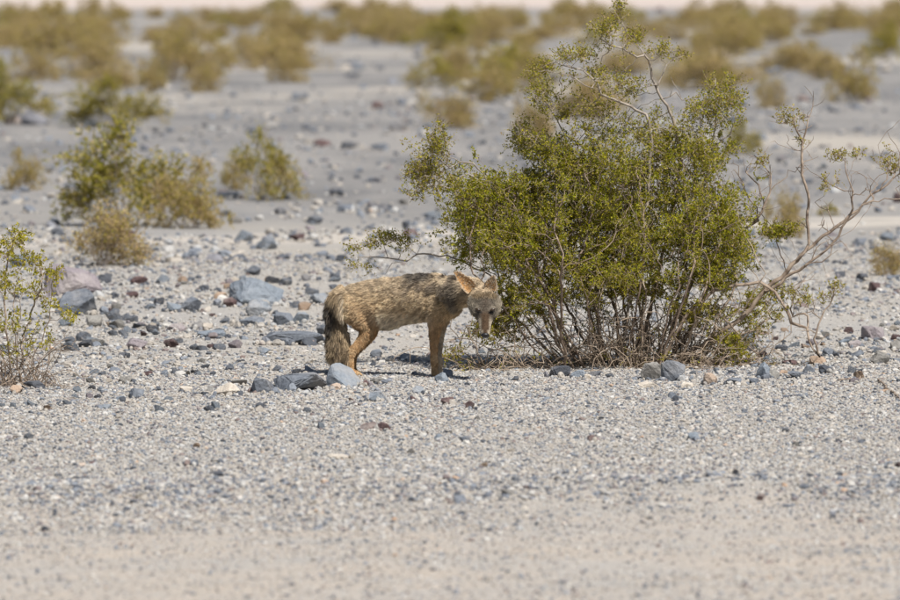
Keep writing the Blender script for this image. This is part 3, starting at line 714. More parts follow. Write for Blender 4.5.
for k in range(190):                         # fine forking side twigs
    b0 = int(brng.integers(0, len(P.n))); q = P.n[b0]
    if q[0] < pp(735, 300)[0]: continue
    d = nrm(np.array([brng.normal() * .7, brng.normal() * .4, brng.uniform(-.2, 1)])); L_ = brng.uniform(.05, .13)
    ids = P.limb([q + d * L_ * .5 + brng.normal(size=3) * .012, q + d * L_ + brng.normal(size=3) * .02], b0, wob=.004, rg=brng, sub=.03)
    if brng.random() < .6: e_ = nrm(d + brng.normal(size=3) * .6); P.limb([P.n[ids[0]] + e_ * L_ * .5], ids[0], wob=.003, rg=brng, sub=.03)
right_blobs = [(794, 120, 13, 11, 22, -.1, .08), (783, 118, 6, 6, 7, -.1, .05), (800, 140, 8, 8, 7, -.1, .05), (837, 156, 14, 5, 20, -.12, .07), (858, 155, 8, 5, 9, -.1, .05), (827, 184, 8, 8, 11, -.25, .06), (887, 162, 13, 14, 26, -.1, .1), (760, 160, 8, 9, 13, -.1, .06),
 (834, 289, 8, 9, 16, -.35, .06), (806, 299, 10, 10, 16, -.3, .07), (793, 297, 10, 10, 14, -.3, .07), (778, 312, 12, 12, 16, -.25, .1), (822, 296, 6, 6, 6, -.33, .05), (765, 320, 14, 14, 20, -.25, .1), (898, 170, 8, 12, 12, -.12, .08), (840, 178, 6, 6, 3, -.2, .05)]
A2, t2 = [], []
for k, (cx, cy, rx, ry, n, dy, rdy) in enumerate(right_blobs):
    v = nrm(brng.normal(size=(n, 3))) * (brng.random((n, 1)) ** (1 / 2.4))
    for q in v: A2.append(pp(cx + q[0] * rx, cy + q[1] * ry, dy + q[2] * rdy)); t2.append(.95 if cy < 200 else .6)
A2 = np.array(A2); tone = np.array(t2)
term = P.grow(A2, step=.03, kill=.035, jit=.35, rg=brng)
for root, (V_, F_) in P.meshes(base, tip=.0014, power=2.0, rmax=.0145).items(): 
    o = link('bare_branch', mesh_from('bare_branch', V_, F_), M_pale, creo)
nn = np.array(P.n); par = np.array([p if p >= 0 else i for i, p in enumerate(P.p)]); dirs = nrm(nn[term] - nn[par[par[term]]] + 1e-4)
lv, lf, lc, tv, tf = foliage(A2, dirs, base, 3, 6, (.02, .045), .013, creo_col, brng)
me = mesh_from('dry_leaves', lv, lf, False); vcol(me, lc); o = link('dry_leaves', me, M_leaf, creo); tag(o, kind='stuff')
o = link('twigs', mesh_from('twigs', tv, tf, False), M_dead, creo); tag(o, kind='stuff')

def tangle(P, starts, n, seg, rg, zmax, dirx, gravity=-.15, y_spread=.5):
    for k in range(n):
        s = starts[rg.integers(len(starts))] + rg.normal(size=3) * np.array([.03, .05, 0]); s[2] = float(H(s[0], s[1])) + rg.uniform(0, .02)
        d = nrm(np.array([dirx * rg.uniform(.2, 1), rg.normal() * y_spread, rg.uniform(.15, 1.0)])); p = s; pts_ = [p]
        for j in range(rg.integers(5, 11)):
            d = nrm(d + rg.normal(size=3) * .38 + np.array([0, 0, gravity])); p = p + d * seg * rg.uniform(.6, 1.3)
            p[2] = max(p[2], float(H(p[0], p[1])) + .006); p[2] = min(p[2], zmax); pts_.append(p)
        ids = P.limb(pts_, wob=.003, rg=rg, root=0)
        for j in range(rg.integers(1, 4)):
            b0 = ids[rg.integers(len(ids) // 3, len(ids))]; q = P.n[b0]; dd = nrm(d + rg.normal(size=3) * .8); P.limb([q + dd * seg * .8, q + dd * seg * 1.5 + rg.normal(size=3) * .02], b0, wob=.003, rg=rg)
P3 = Plant(); trng = np.random.default_rng(21); P3.nroot = 1
tangle(P3, [pp(x, 373, d_) for x, d_ in ((500, -.35), (478, -.3), (520, -.3), (540, -.25), (462, -.2), (560, -.2))], 46, .055, trng, .26, -.7)
tangle(P3, [pp(x, 373, d_) for x, d_ in ((575, -.1), (600, -.2), (640, -.2), (560, .1))], 40, .07, trng, .36, -.5)
tangle(P3, [pp(x, 373, d_) for x, d_ in ((640, -.2), (680, -.15), (700, -.1), (720, -.1))], 85, .065, trng, .36, .5)
tangle(P3, [pp(x, 373, d_) for x, d_ in ((600, .1), (640, .0), (660, .1), (620, -.1), (690, 0), (580, 0))], 120, .075, trng, .55, 0.0, .0)
V_, F_ = P3.meshes(base, tip=.0019, power=3.0, rmax=.006, sides=4)[0]
o = link('dead_twigs', mesh_from('dead_twigs', V_, F_), M_dead, creo); tag(o, kind='stuff')
A3 = np.array([P3.n[k] for k in trng.integers(0, len(P3.n), 130)]); tone = np.full(len(A3), .75)
lv, lf, lc, tv, tf = foliage(A3, nrm(trng.normal(size=A3.shape)), base, 3, 6, (.03, .06), .012, creo_col, trng)
me = mesh_from('low_leaves', lv, lf, False); vcol(me, lc); o = link('low_leaves', me, M_leaf, creo); tag(o, kind='stuff')

# ---- generic smaller shrubs: parts stem, foliage
def shrub_parts(seed, w, h, nst, nA, ntw, nl, ls, tl, green, hollow=.5, tipr=.0016, rmax=.008, bottom=.15, straw=0.):
    """a shrub of about w x w x h metres round the origin: list of (name, mesh)"""
    rg = np.random.default_rng(seed); P = Plant()
    for k in range(nst):
        a = rg.uniform(0, 6.28); r0 = rg.uniform(0, .09) * w; q = np.array([math.cos(a) * r0, math.sin(a) * r0, -.02]); out = rg.uniform(.1, .42) * w
        t = np.array([math.cos(a) * out, math.sin(a) * out, h * rg.uniform(.3, .55)]); P.limb([q, q * .5 + t * .5 + rg.normal(size=3) * .02, t], wob=.008, rg=rg, sub=.06, root=0)
    nC = 15; v = nrm(rg.normal(size=(nC, 3))); v[:, 2] = np.abs(v[:, 2]) * (1 - bottom) + bottom; rr = 1 - (1 - hollow) * rg.random((nC, 1)) ** 1.3
    lump = .62 + .38 * (vnoise(np.arctan2(v[:, 1], v[:, 0]) * 1.3 + seed, v[:, 2] * 3, seed) * .5 + .5)[:, None] * 1.25
    ctr = v * rr * lump * np.array([w / 2, w / 2, h]) * .88; li = rg.integers(0, nC, nA); A = ctr[li] + rg.normal(size=(nA, 3)) * np.array([.085, .085, .075]) * w * rg.uniform(.6, 1.2, (nC, 1))[li]; A[:, 2] = np.maximum(A[:, 2], .05); term = P.grow(A, step=.06, kill=.07, jit=.25, rg=rg)
    nn = np.array(P.n); par = np.array([p if p >= 0 else i for i, p in enumerate(P.p)]); dirs = nrm(nn[term] - nn[par[par[term]]] + 1e-4)
    V_, F_ = P.meshes((0, 0, 0), tip=tipr, power=2.1, rmax=rmax, sides=4)[0]; ms = mesh_from('stem', V_, F_); ms.materials.append(M_pale if straw > .3 else M_bark)
    tn = (rg.random(nC)[li] * 1.6 - .3)
    def cf(ia, c, r_):
        gr_ = np.clip(green + .3 * (tn[ia] - .5) + .3 * (c[:, 2] / h - .5), 0, 1)[:, None]
        return mixcol(np.concatenate([.5 * gr_, .25 * gr_ + .12, .25 + 0 * gr_, 1 + 0 * gr_], 1), r_, np.array([.25, .24, .03]), np.array([.40, .335, .06]), np.array([.37, .295, .08]), np.array([.50, .37, .185]))
    lv, lf, lc, tv, tf = foliage(A, dirs, np.zeros(3), ntw, nl, tl, ls, cf, rg, wid=.5 - .25 * straw)
    ml = mesh_from('foliage', lv, lf, False); vcol(ml, lc); ml.materials.append(M_leaf)
    mt = mesh_from('twigs', tv, tf, False); mt.materials.append(M_pale)
    return [('stem', ms), ('foliage', ml), ('twigs', mt)]
SH = [shrub_parts(201, 1.0, .9, 14, 220, 5, 7, .028, (.05, .13), .75, bottom=.2),
      shrub_parts(202, 1.2, .8, 14, 240, 5, 7, .028, (.05, .13), .2, bottom=.1),
      shrub_parts(203, .9, .8, 26, 180, 6, 5, .034, (.08, .2), .0, straw=.7, bottom=.2),
      shrub_parts(204, 1.1, .7, 12, 170, 5, 7, .026, (.05, .12), .6, hollow=.6, bottom=.3),
      shrub_parts(205, 1.3, .6, 16, 240, 5, 6, .030, (.06, .14), .0, straw=.4, bottom=.05)]
SHW = [(1.0, .9), (1.2, .8), (.9, .8), (1.1, .7), (1.3, .6)]
def shrub(px, py, w, h, var, label, group, rot=None):
    G = ground(px, py); k = mpp(G.y); sw, sh = SHW[var]
    e = empty('desert_shrub', (G.x, G.y, G.z - .01)); e.rotation_euler.z = random.uniform(0, 6.28) if rot is None else rot
    sx = w * k / sw / .84; e.scale = (sx, sx, h * k / sh / .86); tag(e, label, 'shrub', group)
    for nm, me in SH[var]:
        c = bpy.data.objects.new(nm, me); col.objects.link(c); c.parent = e
        if nm != 'stem': c['kind'] = 'stuff'
    return e
BG = 'blurred desert shrubs in the background'
for a in [
 (128, 226, 120, 108, 0, 'tallest yellow-green shrub of the left background group'),
 (190, 228, 82, 66, 1, 'lower tan shrub at the right side of the left background group'),
 (102, 266, 74, 76, 2, 'straw-coloured dry shrub in front of the left background group'),
 (270, 200, 76, 70, 3, 'rounded green-topped shrub standing alone left of centre in the background'),
 (236, 190, 30, 34, 1, 'small tan shrub touching the lone green-topped shrub'),
 (22, 190, 42, 40, 1, 'small tan shrub at the left edge above the left-edge bush'),
 (12, 124, 74, 66, 0, 'large green shrub cut by the left edge, upper left'),
 (118, 128, 92, 52, 0, 'wide green shrub above the left background group'),
 (152, 92, 30, 30, 1, 'small tan shrub right of the wide green shrub'),
 (205, 92, 38, 26, 4, 'low straw shrub at upper left above the lone green-topped shrub'),
 (280, 70, 90, 34, 4, 'broad low olive shrub upper left of centre'),
 (185, 62, 36, 26, 0, 'small green shrub between the broad olive shrub and the left edge'),
 (488, 102, 52, 42, 1, 'round olive shrub left of the creosote\'s top twigs'),
 (446, 128, 56, 44, 2, 'tan dry shrub above the creosote\'s left outlying twigs'),
 (440, 52, 66, 46, 0, 'green shrub at the top, above the tan dry shrub'),
 (535, 148, 40, 60, 2, 'straw shrub seen through the creosote\'s upper left twigs'),
 (600, 118, 74, 52, 2, 'tan shrub seen through the creosote\'s open top'),
 (745, 156, 34, 38, 0, 'small green shrub behind the creosote\'s right shoulder'),
 (852, 102, 58, 52, 1, 'dark-footed olive shrub standing alone at upper right'),
 (770, 108, 34, 30, 4, 'low tan shrub right of the creosote\'s crown'),
 (820, 80, 40, 36, 2, 'pale tan shrub left of the dark-footed olive shrub'),
 (733, 56, 56, 40, 1, 'olive shrub just right of the creosote\'s top twigs'),
 (890, 275, 34, 40, 2, 'small yellow-green shrub cut by the right edge, behind the branches'),
 (828, 216, 22, 14, 3, 'tiny low green tuft between the bare right branches'),
 (785, 238, 44, 46, 4, 'faint tan shrub behind the bare right twigs'),
 (700, 66, 40, 34, 4, 'tan shrub right of the creosote\'s upper limb'),
 (58, 56, 90, 52, 1, 'large tan-olive shrub at upper left, above the wide green shrub'),
 (885, 60, 44, 40, 0, 'olive shrub near the upper right corner'),
]: shrub(a[0], a[1], a[2], a[3], a[4], a[5], BG)
frng = random.Random(3)
for k in range(215):
    py = frng.choice([frng.uniform(13, 30), frng.uniform(15, 44), frng.uniform(22, 52), frng.uniform(40, 95)]); px = frng.uniform(-110, 1010)
    if 50 < py and (300 < px < 430 or frng.random() < .45): continue
    G = ground(px, py); hm = frng.uniform(.4, 1.1); kk = 1 / mpp(G.y)
    vr = frng.choice([3, 1, 2, 2, 4, 4, 2, 1, 4])
    lab = {3: 'blurred green-topped shrub', 1: 'blurred tan-olive shrub', 2: 'blurred straw-coloured upright shrub', 4: 'blurred low spreading straw shrub'}[vr]
    lab += ' in the far band along the top' if py < 30 else ' just below the far band' if py < 55 else ' on the stony flat below the far shrubs'
    shrub(px, py, hm * kk * frng.uniform(1.1, 2.0), hm * kk * .9, vr, lab, 'shrubs in the far band')

# ---- the sparse young creosote at the left edge, in focus
P = Plant(); lrng = np.random.default_rng(77); LB = ground(22, 386); BYs = BY; BY = LB.y; lbase = np.array(LB)
for pts_ in ([(20, 388), (22, 350), (32, 310), (42, 285), (40, 262)], [(14, 388), (8, 340), (4, 300), (8, 260), (14, 238)], [(24, 388), (36, 350), (50, 320), (52, 290), (56, 270)], [(18, 388), (2, 355), (-14, 320), (-24, 280)],
             [(26, 388), (40, 360), (62, 340), (72, 332)], [(16, 388), (18, 330), (22, 280), (24, 245)], [(28, 388), (44, 380), (56, 362), (62, 348), (58, 338)], [(12, 388), (-8, 365), (-24, 348)], [(22, 388), (12, 320), (14, 285)]):
    Q = [pp(x, y, .25 * (j / 4) * lrng.normal()) for j, (x, y) in enumerate(pts_)]; Q[0][2] = float(H(Q[0][0], Q[0][1])) - .02; P.limb(Q, wob=.006, rg=lrng)
lb = [(20, 238, 14, 8, 22), (8, 250, 14, 14, 26), (30, 262, 18, 14, 28), (55, 275, 10, 14, 18), (8, 285, 16, 16, 26), (36, 290, 12, 14, 16), (-10, 280, 20, 24, 30), (50, 305, 12, 10, 12), (5, 320, 16, 16, 18), (70, 316, 12, 7, 12), (25, 330, 20, 20, 16), (14, 355, 20, 14, 14), (40, 340, 14, 10, 8)]
A = []
for (cx, cy, rx, ry, n) in lb:
    v = nrm(lrng.normal(size=(n, 3))) * (lrng.random((n, 1)) ** .45)
    for q in v: A.append(pp(cx + q[0] * rx, cy + q[1] * ry, q[2] * .22))
A = np.array(A); tone = np.clip(.4 + lrng.normal(size=len(A)) * .15, 0, 1); term = P.grow(A, step=.04, kill=.045, jit=.3, rg=lrng)
lroot = empty('young_creosote_bush', lbase); tag(lroot, 'sparse yellow-leaved young creosote bush at the left edge', 'bush')
for root, (V_, F_) in P.meshes(lbase, tip=.0013, power=2.2, rmax=.008).items(): link('stem', mesh_from('stem', V_, F_), M_pale, lroot)
nn = np.array(P.n); par = np.array([p if p >= 0 else i for i, p in enumerate(P.p)]); dirs = nrm(nn[term] - nn[par[par[term]]] + 1e-4)
def young_col(ia, c, rg):
    t = tone[ia][:, None]; return mixcol(np.concatenate([.2 * (1 - t), .5 + 0 * t, .3 + 0 * t, 1 + 0 * t], 1), rg, GREEN * .9, YEL * .8, OLIVE * 1.1, BROWN)
lv, lf, lc, tv, tf = foliage(A, dirs, lbase, 3, 6, (.02, .05), .0165, young_col, lrng)
me = mesh_from('foliage', lv, lf, False); vcol(me, lc); o = link('foliage', me, M_leaf, lroot); tag(o, kind='stuff')
P4 = Plant(); P4.nroot = 1
tangle(P4, [pp(x, 386, d_) for x, d_ in ((20, 0), (10, -.1), (30, .1), (40, -.1), (0, 0))], 60, .055, lrng, .24, .2)
V_, F_ = P4.meshes(lbase, tip=.0018, power=3, rmax=.005, sides=4)[0]; o = link('dead_twigs', mesh_from('dead_twigs', V_, F_), M_pale, lroot); tag(o, kind='stuff')
BY = BYs
# dry sticks lying on the gravel at right
def stick(pts_, r_, label):
    P = Plant(); Q = []
    for (x, y) in pts_: G = ground(x, y); Q.append(np.array([G.x, G.y, G.z + .012]))
    P.limb(Q, wob=.004, rg=brng, sub=.06); b_ = Q[0]; V_, F_ = P.meshes(b_, tip=r_, power=9, rmax=.02)[0]
    o = link('dry_stick', mesh_from('dry_stick', V_, F_), M_pale); o.location = b_; tag(o, label, 'stick', 'dry sticks on the gravel')
stick([(878, 381), (886, 389), (899, 400)], .0055, 'straight dry stick on the gravel at the right edge')
stick([(838, 382), (850, 381), (861, 380.5), (860, 377)], .004, 'thin curved dry stick left of the straight one')

# ------------------------------------------------------------------ the coyote
CB = np.array(ground(395, 377)); cbase = np.array([CB[0], 42.0, float(H(CB[0], 42.0))])
def cp(px, py, Y): return np.array(at(px, py, Y))
def tube(P_, ra, rb, ref=(0, 1, 0), k=20):
    """closed tube with elliptical rings: ra across (towards ref), rb in the other direction"""
    P_ = np.array(P_); n = len(P_); T_ = np.gradient(P_, axis=0); T_ = nrm(T_); V_, F_ = [], []
    for i in range(n):
        s_ = np.array(ref, float); s_ = s_ - T_[i] * s_.dot(T_[i]); s_ /= np.linalg.norm(s_); u_ = np.cross(T_[i], s_)
        for j in range(k):
            a_ = j / k * 2 * math.pi; V_.append(P_[i] + s_ * ra[i] * math.cos(a_) + u_ * rb[i] * math.sin(a_))
    for i in range(n - 1):
        for j in range(k): F_.append((i * k + j, i * k + (j + 1) % k, (i + 1) * k + (j + 1) % k, (i + 1) * k + j))
    c0 = len(V_); V_.append(P_[0]); V_.append(P_[-1])
    for j in range(k): F_.append((c0, (j + 1) % k, j)); F_.append((c0 + 1, (n - 1) * k + j, (n - 1) * k + (j + 1) % k))
    return V_, F_
def spline(pts_, m=6):
    """Catmull-Rom through rows of numbers"""
    a_ = np.array(pts_, float); a_ = np.vstack([2 * a_[0] - a_[1], a_, 2 * a_[-1] - a_[-2]]); out = []
    for i in range(1, len(a_) - 2):
        for t in np.arange(m) / m:
            p0, p1, p2, p3 = a_[i - 1:i + 3]
            out.append(.5 * (2 * p1 + (p2 - p0) * t + (2 * p0 - 5 * p1 + 4 * p2 - p3) * t * t + (3 * p1 - p0 - 3 * p2 + p3) * t ** 3))
    out.append(a_[-2]); return np.array(out)
def bodyY(px): return 42.15 + (px - 340) / 105 * -.28
k0 = mpp(42.0)
shell_v, shell_f = [], []
def put(vf):
    o_ = len(shell_v); shell_v.extend(vf[0]); shell_f.extend([tuple(i + o_ for i in f) for f in vf[1]])
tor = spline([(335, 298, 308, .045), (341, 292, 314, .075), (351, 286, 318, .096), (366, 281, 323, .096), (384, 278.5, 328.5, .090), (402, 277, 323.5, .096), (420, 275.5, 320.5, .102), (437, 274.5, 320.5, .102), (450, 277.5, 319, .088), (459, 284, 313, .06)], 4)
put(tube([cp(x, (a + b) / 2, bodyY(x)) for x, a, b, w in tor], tor[:, 3], (tor[:, 2] - tor[:, 1]) / 2 * k0, k=28))
def limb(rows, ref=(0, 1, 0)):       # rows: px, py, Y, ra, rb
    r_ = spline(rows, 4); put(tube([cp(*q[:3]) for q in r_], r_[:, 3], r_[:, 4], ref))
YH, YF = bodyY(352), bodyY(436)
# neck swinging towards the camera, to the lowered head
limb([(440, 293, YF, .085, .092), (452, 292, YF - .08, .08, .09), (464, 291, YF - .2, .075, .085), (475, 292, YF - .32, .07, .075), (482, 295, YF - .38, .05, .05)], (0, .6, .8))
for near, dx in ((-1, 0), (1, 4.5)):
    yh, yf = YH + near * .075, YF + near * .065
    hx = 0 if near < 0 else 3
    limb([(350 + hx, 294, yh - near * .02, .05, .095), (357 + hx, 307, yh, .056, .094), (363 + hx, 319, yh, .052, .072), (367.5 + hx, 329, yh, .038, .046), (364.5 + hx, 337, yh, .028, .034), (359 + hx, 344, yh, .021, .027), (353 + hx, 350.5, yh, .018, .025), (350.3 + hx, 356, yh, .017, .021), (350.2 + hx, 363, yh, .016, .0175), (350.5 + hx, 369, yh, .017, .018), (352 + hx, 372.5, yh - .005, .022, .016)])
    limb([(349 + hx, 372.8, yh, .019, .012), (354 + hx, 373.2, yh, .024, .015), (359 + hx, 374, yh, .023, .012), (362 + hx, 374.8, yh, .014, .006)])
    limb([(443 + dx * .3, 288, yf + near * .012, .04, .07), (441 + dx * .5, 303, yf + near * .02, .05, .064), (437 + dx * .8, 318, yf, .044, .05), (435 + dx, 329, yf, .029, .033), (434.3 + dx, 342, yf, .022, .0235), (434.1 + dx, 354, yf, .0165, .018), (434.6 + dx, 361, yf, .0185, .0195), (434.6 + dx, 368, yf, .015, .0155), (435 + dx, 372, yf, .019, .019), (436 + dx, 375.5, yf - .005, .025, .017)])
    limb([(433.5 + dx, 376.4, yf, .019, .012), (437.5 + dx, 376.4, yf - .01, .027, .016), (442 + dx, 377.0, yf - .015, .025, .013), (444 + dx, 378, yf - .02, .012, .006)])
limb([(346, 290, YH + .02, .035, .04), (339, 297, YH + .03, .036, .042), (336.5, 310, YH + .02, .042, .046), (337.5, 326, YH, .046, .050), (338.5, 342, YH - .01, .044, .048), (338, 355, YH - .01, .036, .040), (337, 363, YH - .01, .016, .018)])
# head
E = cp(485.2, 310.5, YF - .50)
hf = np.array([.015, -.56, -.83]); hf /= np.linalg.norm(hf); hr = nrm(np.array([1, 0, -.08]) - hf * np.dot([1, 0, -.08], hf)); hu = np.cross(hr, hf)
if hu[1] > 0: hu = -hu
hs = spline([(-.150, .040, .036), (-.11, .068, .050), (-.06, .087, .056), (-.02, .077, .052), (.012, .055, .045), (.04, .039, .038), (.075, .031, .031), (.105, .0275, .027), (.122, .023, .023), (.132, .012, .012)], 4)
put(tube([E - hu * (.042 + .10 * max(0, s)) + hf * s for s, a, b in hs], hs[:, 1], hs[:, 2], hr, 24))
put(tube([E - hu * .02 + hf * s + hr * sg * .03 for s in (-.05, -.02, .01, .03)], [.01, .03, .028, .01], [.008, .022, .02, .008], hr, 12)) if False else None
for sg in (-1, 1):      # brow and cheek masses
    put(tube([E - hu * .012 + hf * s + hr * sg * .036 for s in (-.06, -.035, -.015, .0)], [.012, .026, .024, .01], [.006, .015, .013, .006], hr, 12))
    put(tube([E - hu * .05 + hf * s + hr * sg * .048 for s in (-.10, -.065, -.03, .005)], [.015, .036, .031, .010], [.012, .034, .030, .010], hr, 12))
tmp = bpy.data.objects.new('tmp', mesh_from('tmp', shell_v, shell_f)); col.objects.link(tmp)
mr_ = tmp.modifiers.new('r', 'REMESH'); mr_.mode = 'VOXEL'; mr_.voxel_size = .0065
ms_ = tmp.modifiers.new('s', 'SMOOTH'); ms_.factor = .5; ms_.iterations = 7
dg = bpy.context.evaluated_depsgraph_get(); bme = bpy.data.meshes.new_from_object(tmp.evaluated_get(dg)); bpy.data.objects.remove(tmp)
nv = len(bme.vertices); BV = np.zeros(nv * 3, np.float32); bme.vertices.foreach_get('co', BV); BV = BV.reshape(-1, 3).astype(float)
BN = np.zeros(nv * 3, np.float32); bme.vertices.foreach_get('normal', BN); BN = BN.reshape(-1, 3).astype(float)
TAN = np.array([.60, .44, .26]); CREAM = np.array([.68, .58, .44]); RUF = np.array([.50, .315, .16]); GREY = np.array([.40, .335, .26]); BLK = np.array([.03, .026, .024]); DBR = np.array([.12, .085, .06])
def sstep(x, a, b): t = np.clip((x - a) / (b - a), 0, 1); return t * t * (3 - 2 * t)
def coat(p):
    """coat colour and hair length/direction at body points (authored in the coyote's side plan)"""
    x = 450 + p[:, 0] / k0 ; r0 = (CAM_Z - p[:, 2]) ; y = 300 + FPX * (np.tan(np.arctan2(r0, 42.0) - PITCH))
    n = len(p); c = np.tile(TAN, (n, 1)); L_ = np.full(n, .020)
    def put_(w, colr, ln=None):
        nonlocal c, L_
        w = np.clip(w, 0, 1)[:, None]; c = c * (1 - w) + np.array(colr) * w
        if ln is not None: L_ = L_ * (1 - w[:, 0]) + ln * w[:, 0]
    h = (p - E) @ hf; hh = (p - E) @ hu; hl = (p - E) @ hr
    onhead = (sstep(h, -.125, -.09) * (np.abs(hl) < .13) * (p[:, 1] < YF - .27))
    frontleg = (x > 424) * (x < 450) * sstep(y, 306, 338) * (1 - onhead); hindleg = (x > 343) * (x < 382) * sstep(y, 318, 334)
    tail = ((x < 344) + (x < 351) * (y > 332) * (p[:, 1] < YH - .0)) > 0; tail = tail * sstep(y, 290, 300) * (1 - (hindleg * (x > 349)))
    nz = vnoise(x * .11, y * .16, 31) ; n2 = vnoise(x * .35, y * .3, 32)
    put_(sstep(y, 306, 326) * sstep(x, 366, 378) * sstep(x, 436, 426), CREAM * 1.2, .024)
    put_(.5 * sstep(y, 304, 282) * (1 - onhead), GREY)
    put_(.95 * sstep(x, 385, 418) * sstep(y + 7 * nz, 310, 290) * sstep(n2 + nz * .7, -.25, .35) * (x < 458) * (1 - onhead), DBR * .75, .038)
    put_(.9 * sstep(x, 402, 410) * sstep(x, 436, 428) * sstep(y, 284, 277), BLK * 1.6, .038)
    put_(1.3 * np.exp(-((x - 455 - (y - 290) * .1) / 5.5) ** 2) * sstep(y, 276, 284) * sstep(y, 312, 302) * (1 - onhead), DBR * .55, .045)     # dark ruff line
    put_(sstep(x, 458, 464) * sstep(y, 298, 312) * (1 - onhead), CREAM * .95, .034)
    put_(frontleg, RUF * .95 * (1 + .0) , .011); put_(frontleg * sstep(n2, 0, .5) * .5, TAN * .9); put_(frontleg * (p[:, 1] > YF - .005) * .85, CREAM * .75); put_(frontleg * sstep(y, 350, 372) * .4, TAN * .8)
    put_(.6 * (x > 350) * (x < 378) * sstep(y, 296, 316), RUF * .9, .016); put_(hindleg, RUF * 1.0, .011); put_(hindleg * sstep(n2, -.1, .4) * .6, TAN)
    put_(tail, TAN * .6, .052)
    put_(tail * np.exp(-((x - 328) / 7) ** 2) * np.exp(-((y - 320) / 18) ** 2) * 1.7, BLK, .05); put_(tail * .5 * sstep(n2, .1, .5), DBR)
    put_(tail * sstep(x, 339, 345) * sstep(y, 345, 320) * .7, CREAM, .05); put_(tail * sstep(y, 350, 364) * .6, DBR)
    # face markings, with the lowered head's shade put into the colours
    put_(onhead, GREY * .36, .009); put_(onhead * sstep(np.abs(hl), .042, .07), CREAM * .48, .024)
    put_(onhead * sstep(h, -.06, -.085) * (np.abs(hl) < .07), TAN * .45, .014)
    put_(onhead * .75 * np.exp(-(hl / .022) ** 2) * sstep(h, .01, -.02) * (.6 + .4 * n2), DBR * .9)
    put_(onhead * sstep(h, -.01, .03) * sstep(np.abs(hl), .040, .014), np.array([.10, .062, .036]), .004)
    put_(onhead * sstep(h, .025, .06) * sstep(np.abs(hl), .016, .030), CREAM * .85, .005)
    put_(onhead * sstep(h, .100, .118) * sstep(np.abs(hl), .006, .02), CREAM * .85, .003)
    for sg in (-1, 1):
        put_(onhead * .35 * np.exp(-(((hl - sg * .044) / .012) ** 2 + ((h + .024) / .008) ** 2)), CREAM * .7)
        d_ = np.exp(-(((hl - sg * .037) / .020) ** 2 + ((h - .002 - .5 * (.04 - sg * hl)) / .0085) ** 2) ** 2); put_(onhead * d_ * 1.4, BLK * .8, .003)
    return c, L_, onhead, np.clip(frontleg + hindleg, 0, 1), tail, h
cc, LL, oh, lg, tl_, hh_ = coat(BV)
vcol(bme, cc * .8); bme.polygons.foreach_set('use_smooth', np.ones(len(bme.polygons), bool))
coy = empty('coyote', cbase); tag(coy, 'tan and grey coyote standing side-on with its head lowered, looking at the camera', 'coyote')
bme.vertices.foreach_set('co', (BV - cbase).astype(np.float32).ravel()); bme.update()
link('body', bme, M_skin, coy)
# fur strands sampled over the skin
crng = np.random.default_rng(9); bme.calc_loop_triangles(); nt_ = len(bme.loop_triangles); tri = np.zeros(nt_ * 3, np.int32); bme.loop_triangles.foreach_get('vertices', tri); tri = tri.reshape(-1, 3)
ar = np.linalg.norm(np.cross(BV[tri[:, 1]] - BV[tri[:, 0]], BV[tri[:, 2]] - BV[tri[:, 0]]), axis=1)
NF = 150000; ti = crng.choice(nt_, NF, p=ar / ar.sum()); u = crng.random((NF, 2)); u[u.sum(1) > 1] = 1 - u[u.sum(1) > 1]
w3 = np.stack([1 - u.sum(1), u[:, 0], u[:, 1]], 1)
fp = (BV[tri[ti]] * w3[:, :, None]).sum(1); fn = nrm((BN[tri[ti]] * w3[:, :, None]).sum(1))
fc, fl, foh, flg, ftl, fh = coat(fp)
lay = np.tile(np.array([-.85, .12, -.45]), (NF, 1))                      # hair lies back and down
lay = np.where(flg[:, None] > .4, np.array([-.15, 0, -1.]), lay); lay = np.where(ftl[:, None] > .4, np.array([-.10, 0, -1.]), lay)
lay = np.where(foh[:, None] > .4, -hf[None] + fn * .0, lay); lay = nrm(lay)
clumpn = np.stack([vnoise(fp[:, 0] * 55 + fp[:, 1] * 20, fp[:, 2] * 75, 41), vnoise(fp[:, 0] * 40, fp[:, 2] * 45 + fp[:, 1] * 30, 42), vnoise(fp[:, 0] * 38 + 9, fp[:, 2] * 42, 43)], 1)
d0 = nrm(fn * .65 + lay * .8 + clumpn * .32 + crng.normal(size=(NF, 3)) * .2); d1 = nrm(d0 * .5 + lay * .9 + clumpn * .3)
Ls = fl * crng.uniform(.6, 1.25, NF); eyed = np.minimum(np.linalg.norm(fp - (E + hr * .041), axis=1), np.linalg.norm(fp - (E - hr * .041), axis=1)); Ls = np.where(eyed < .024, Ls * .2, Ls); wd = np.clip(.0014 + Ls * .02, .0012, .0026)
sd = nrm(np.cross(d0, np.array([0, -1., .1]) + crng.normal(size=(NF, 3)) * .5))
p1 = fp + d0 * (Ls * .5)[:, None]; p2 = p1 + d1 * (Ls * .5)[:, None]; p0 = fp - fn * .002
fv = np.stack([p0 - sd * wd[:, None] * .5, p0 + sd * wd[:, None] * .5, p1 + sd * wd[:, None] * .4, p1 - sd * wd[:, None] * .4, p2 + sd * wd[:, None] * .08, p2 - sd * wd[:, None] * .08], 1)
guard = (crng.random(NF) < np.where(foh > .4, .14, np.where(flg > .4, .05, .17)))
var = crng.uniform(.65, 1.3, (NF, 1)) * (1 + .34 * clumpn[:, :1] + .28 * vnoise(fp[:, 0] * 95, fp[:, 2] * 95, 51)[:, None]) * np.where(foh > .4, .95, 1.)[:, None]; rootc = fc * .8 * var; midc = fc * 1.05 * var; tipc = np.where(guard[:, None], BLK * 1.5, np.clip(fc * .75 * var + np.where(flg > .4, .1, np.where(foh > .4, .05, np.where(ftl > .4, .2, .42)))[:, None] * CREAM * var, 0, .85))
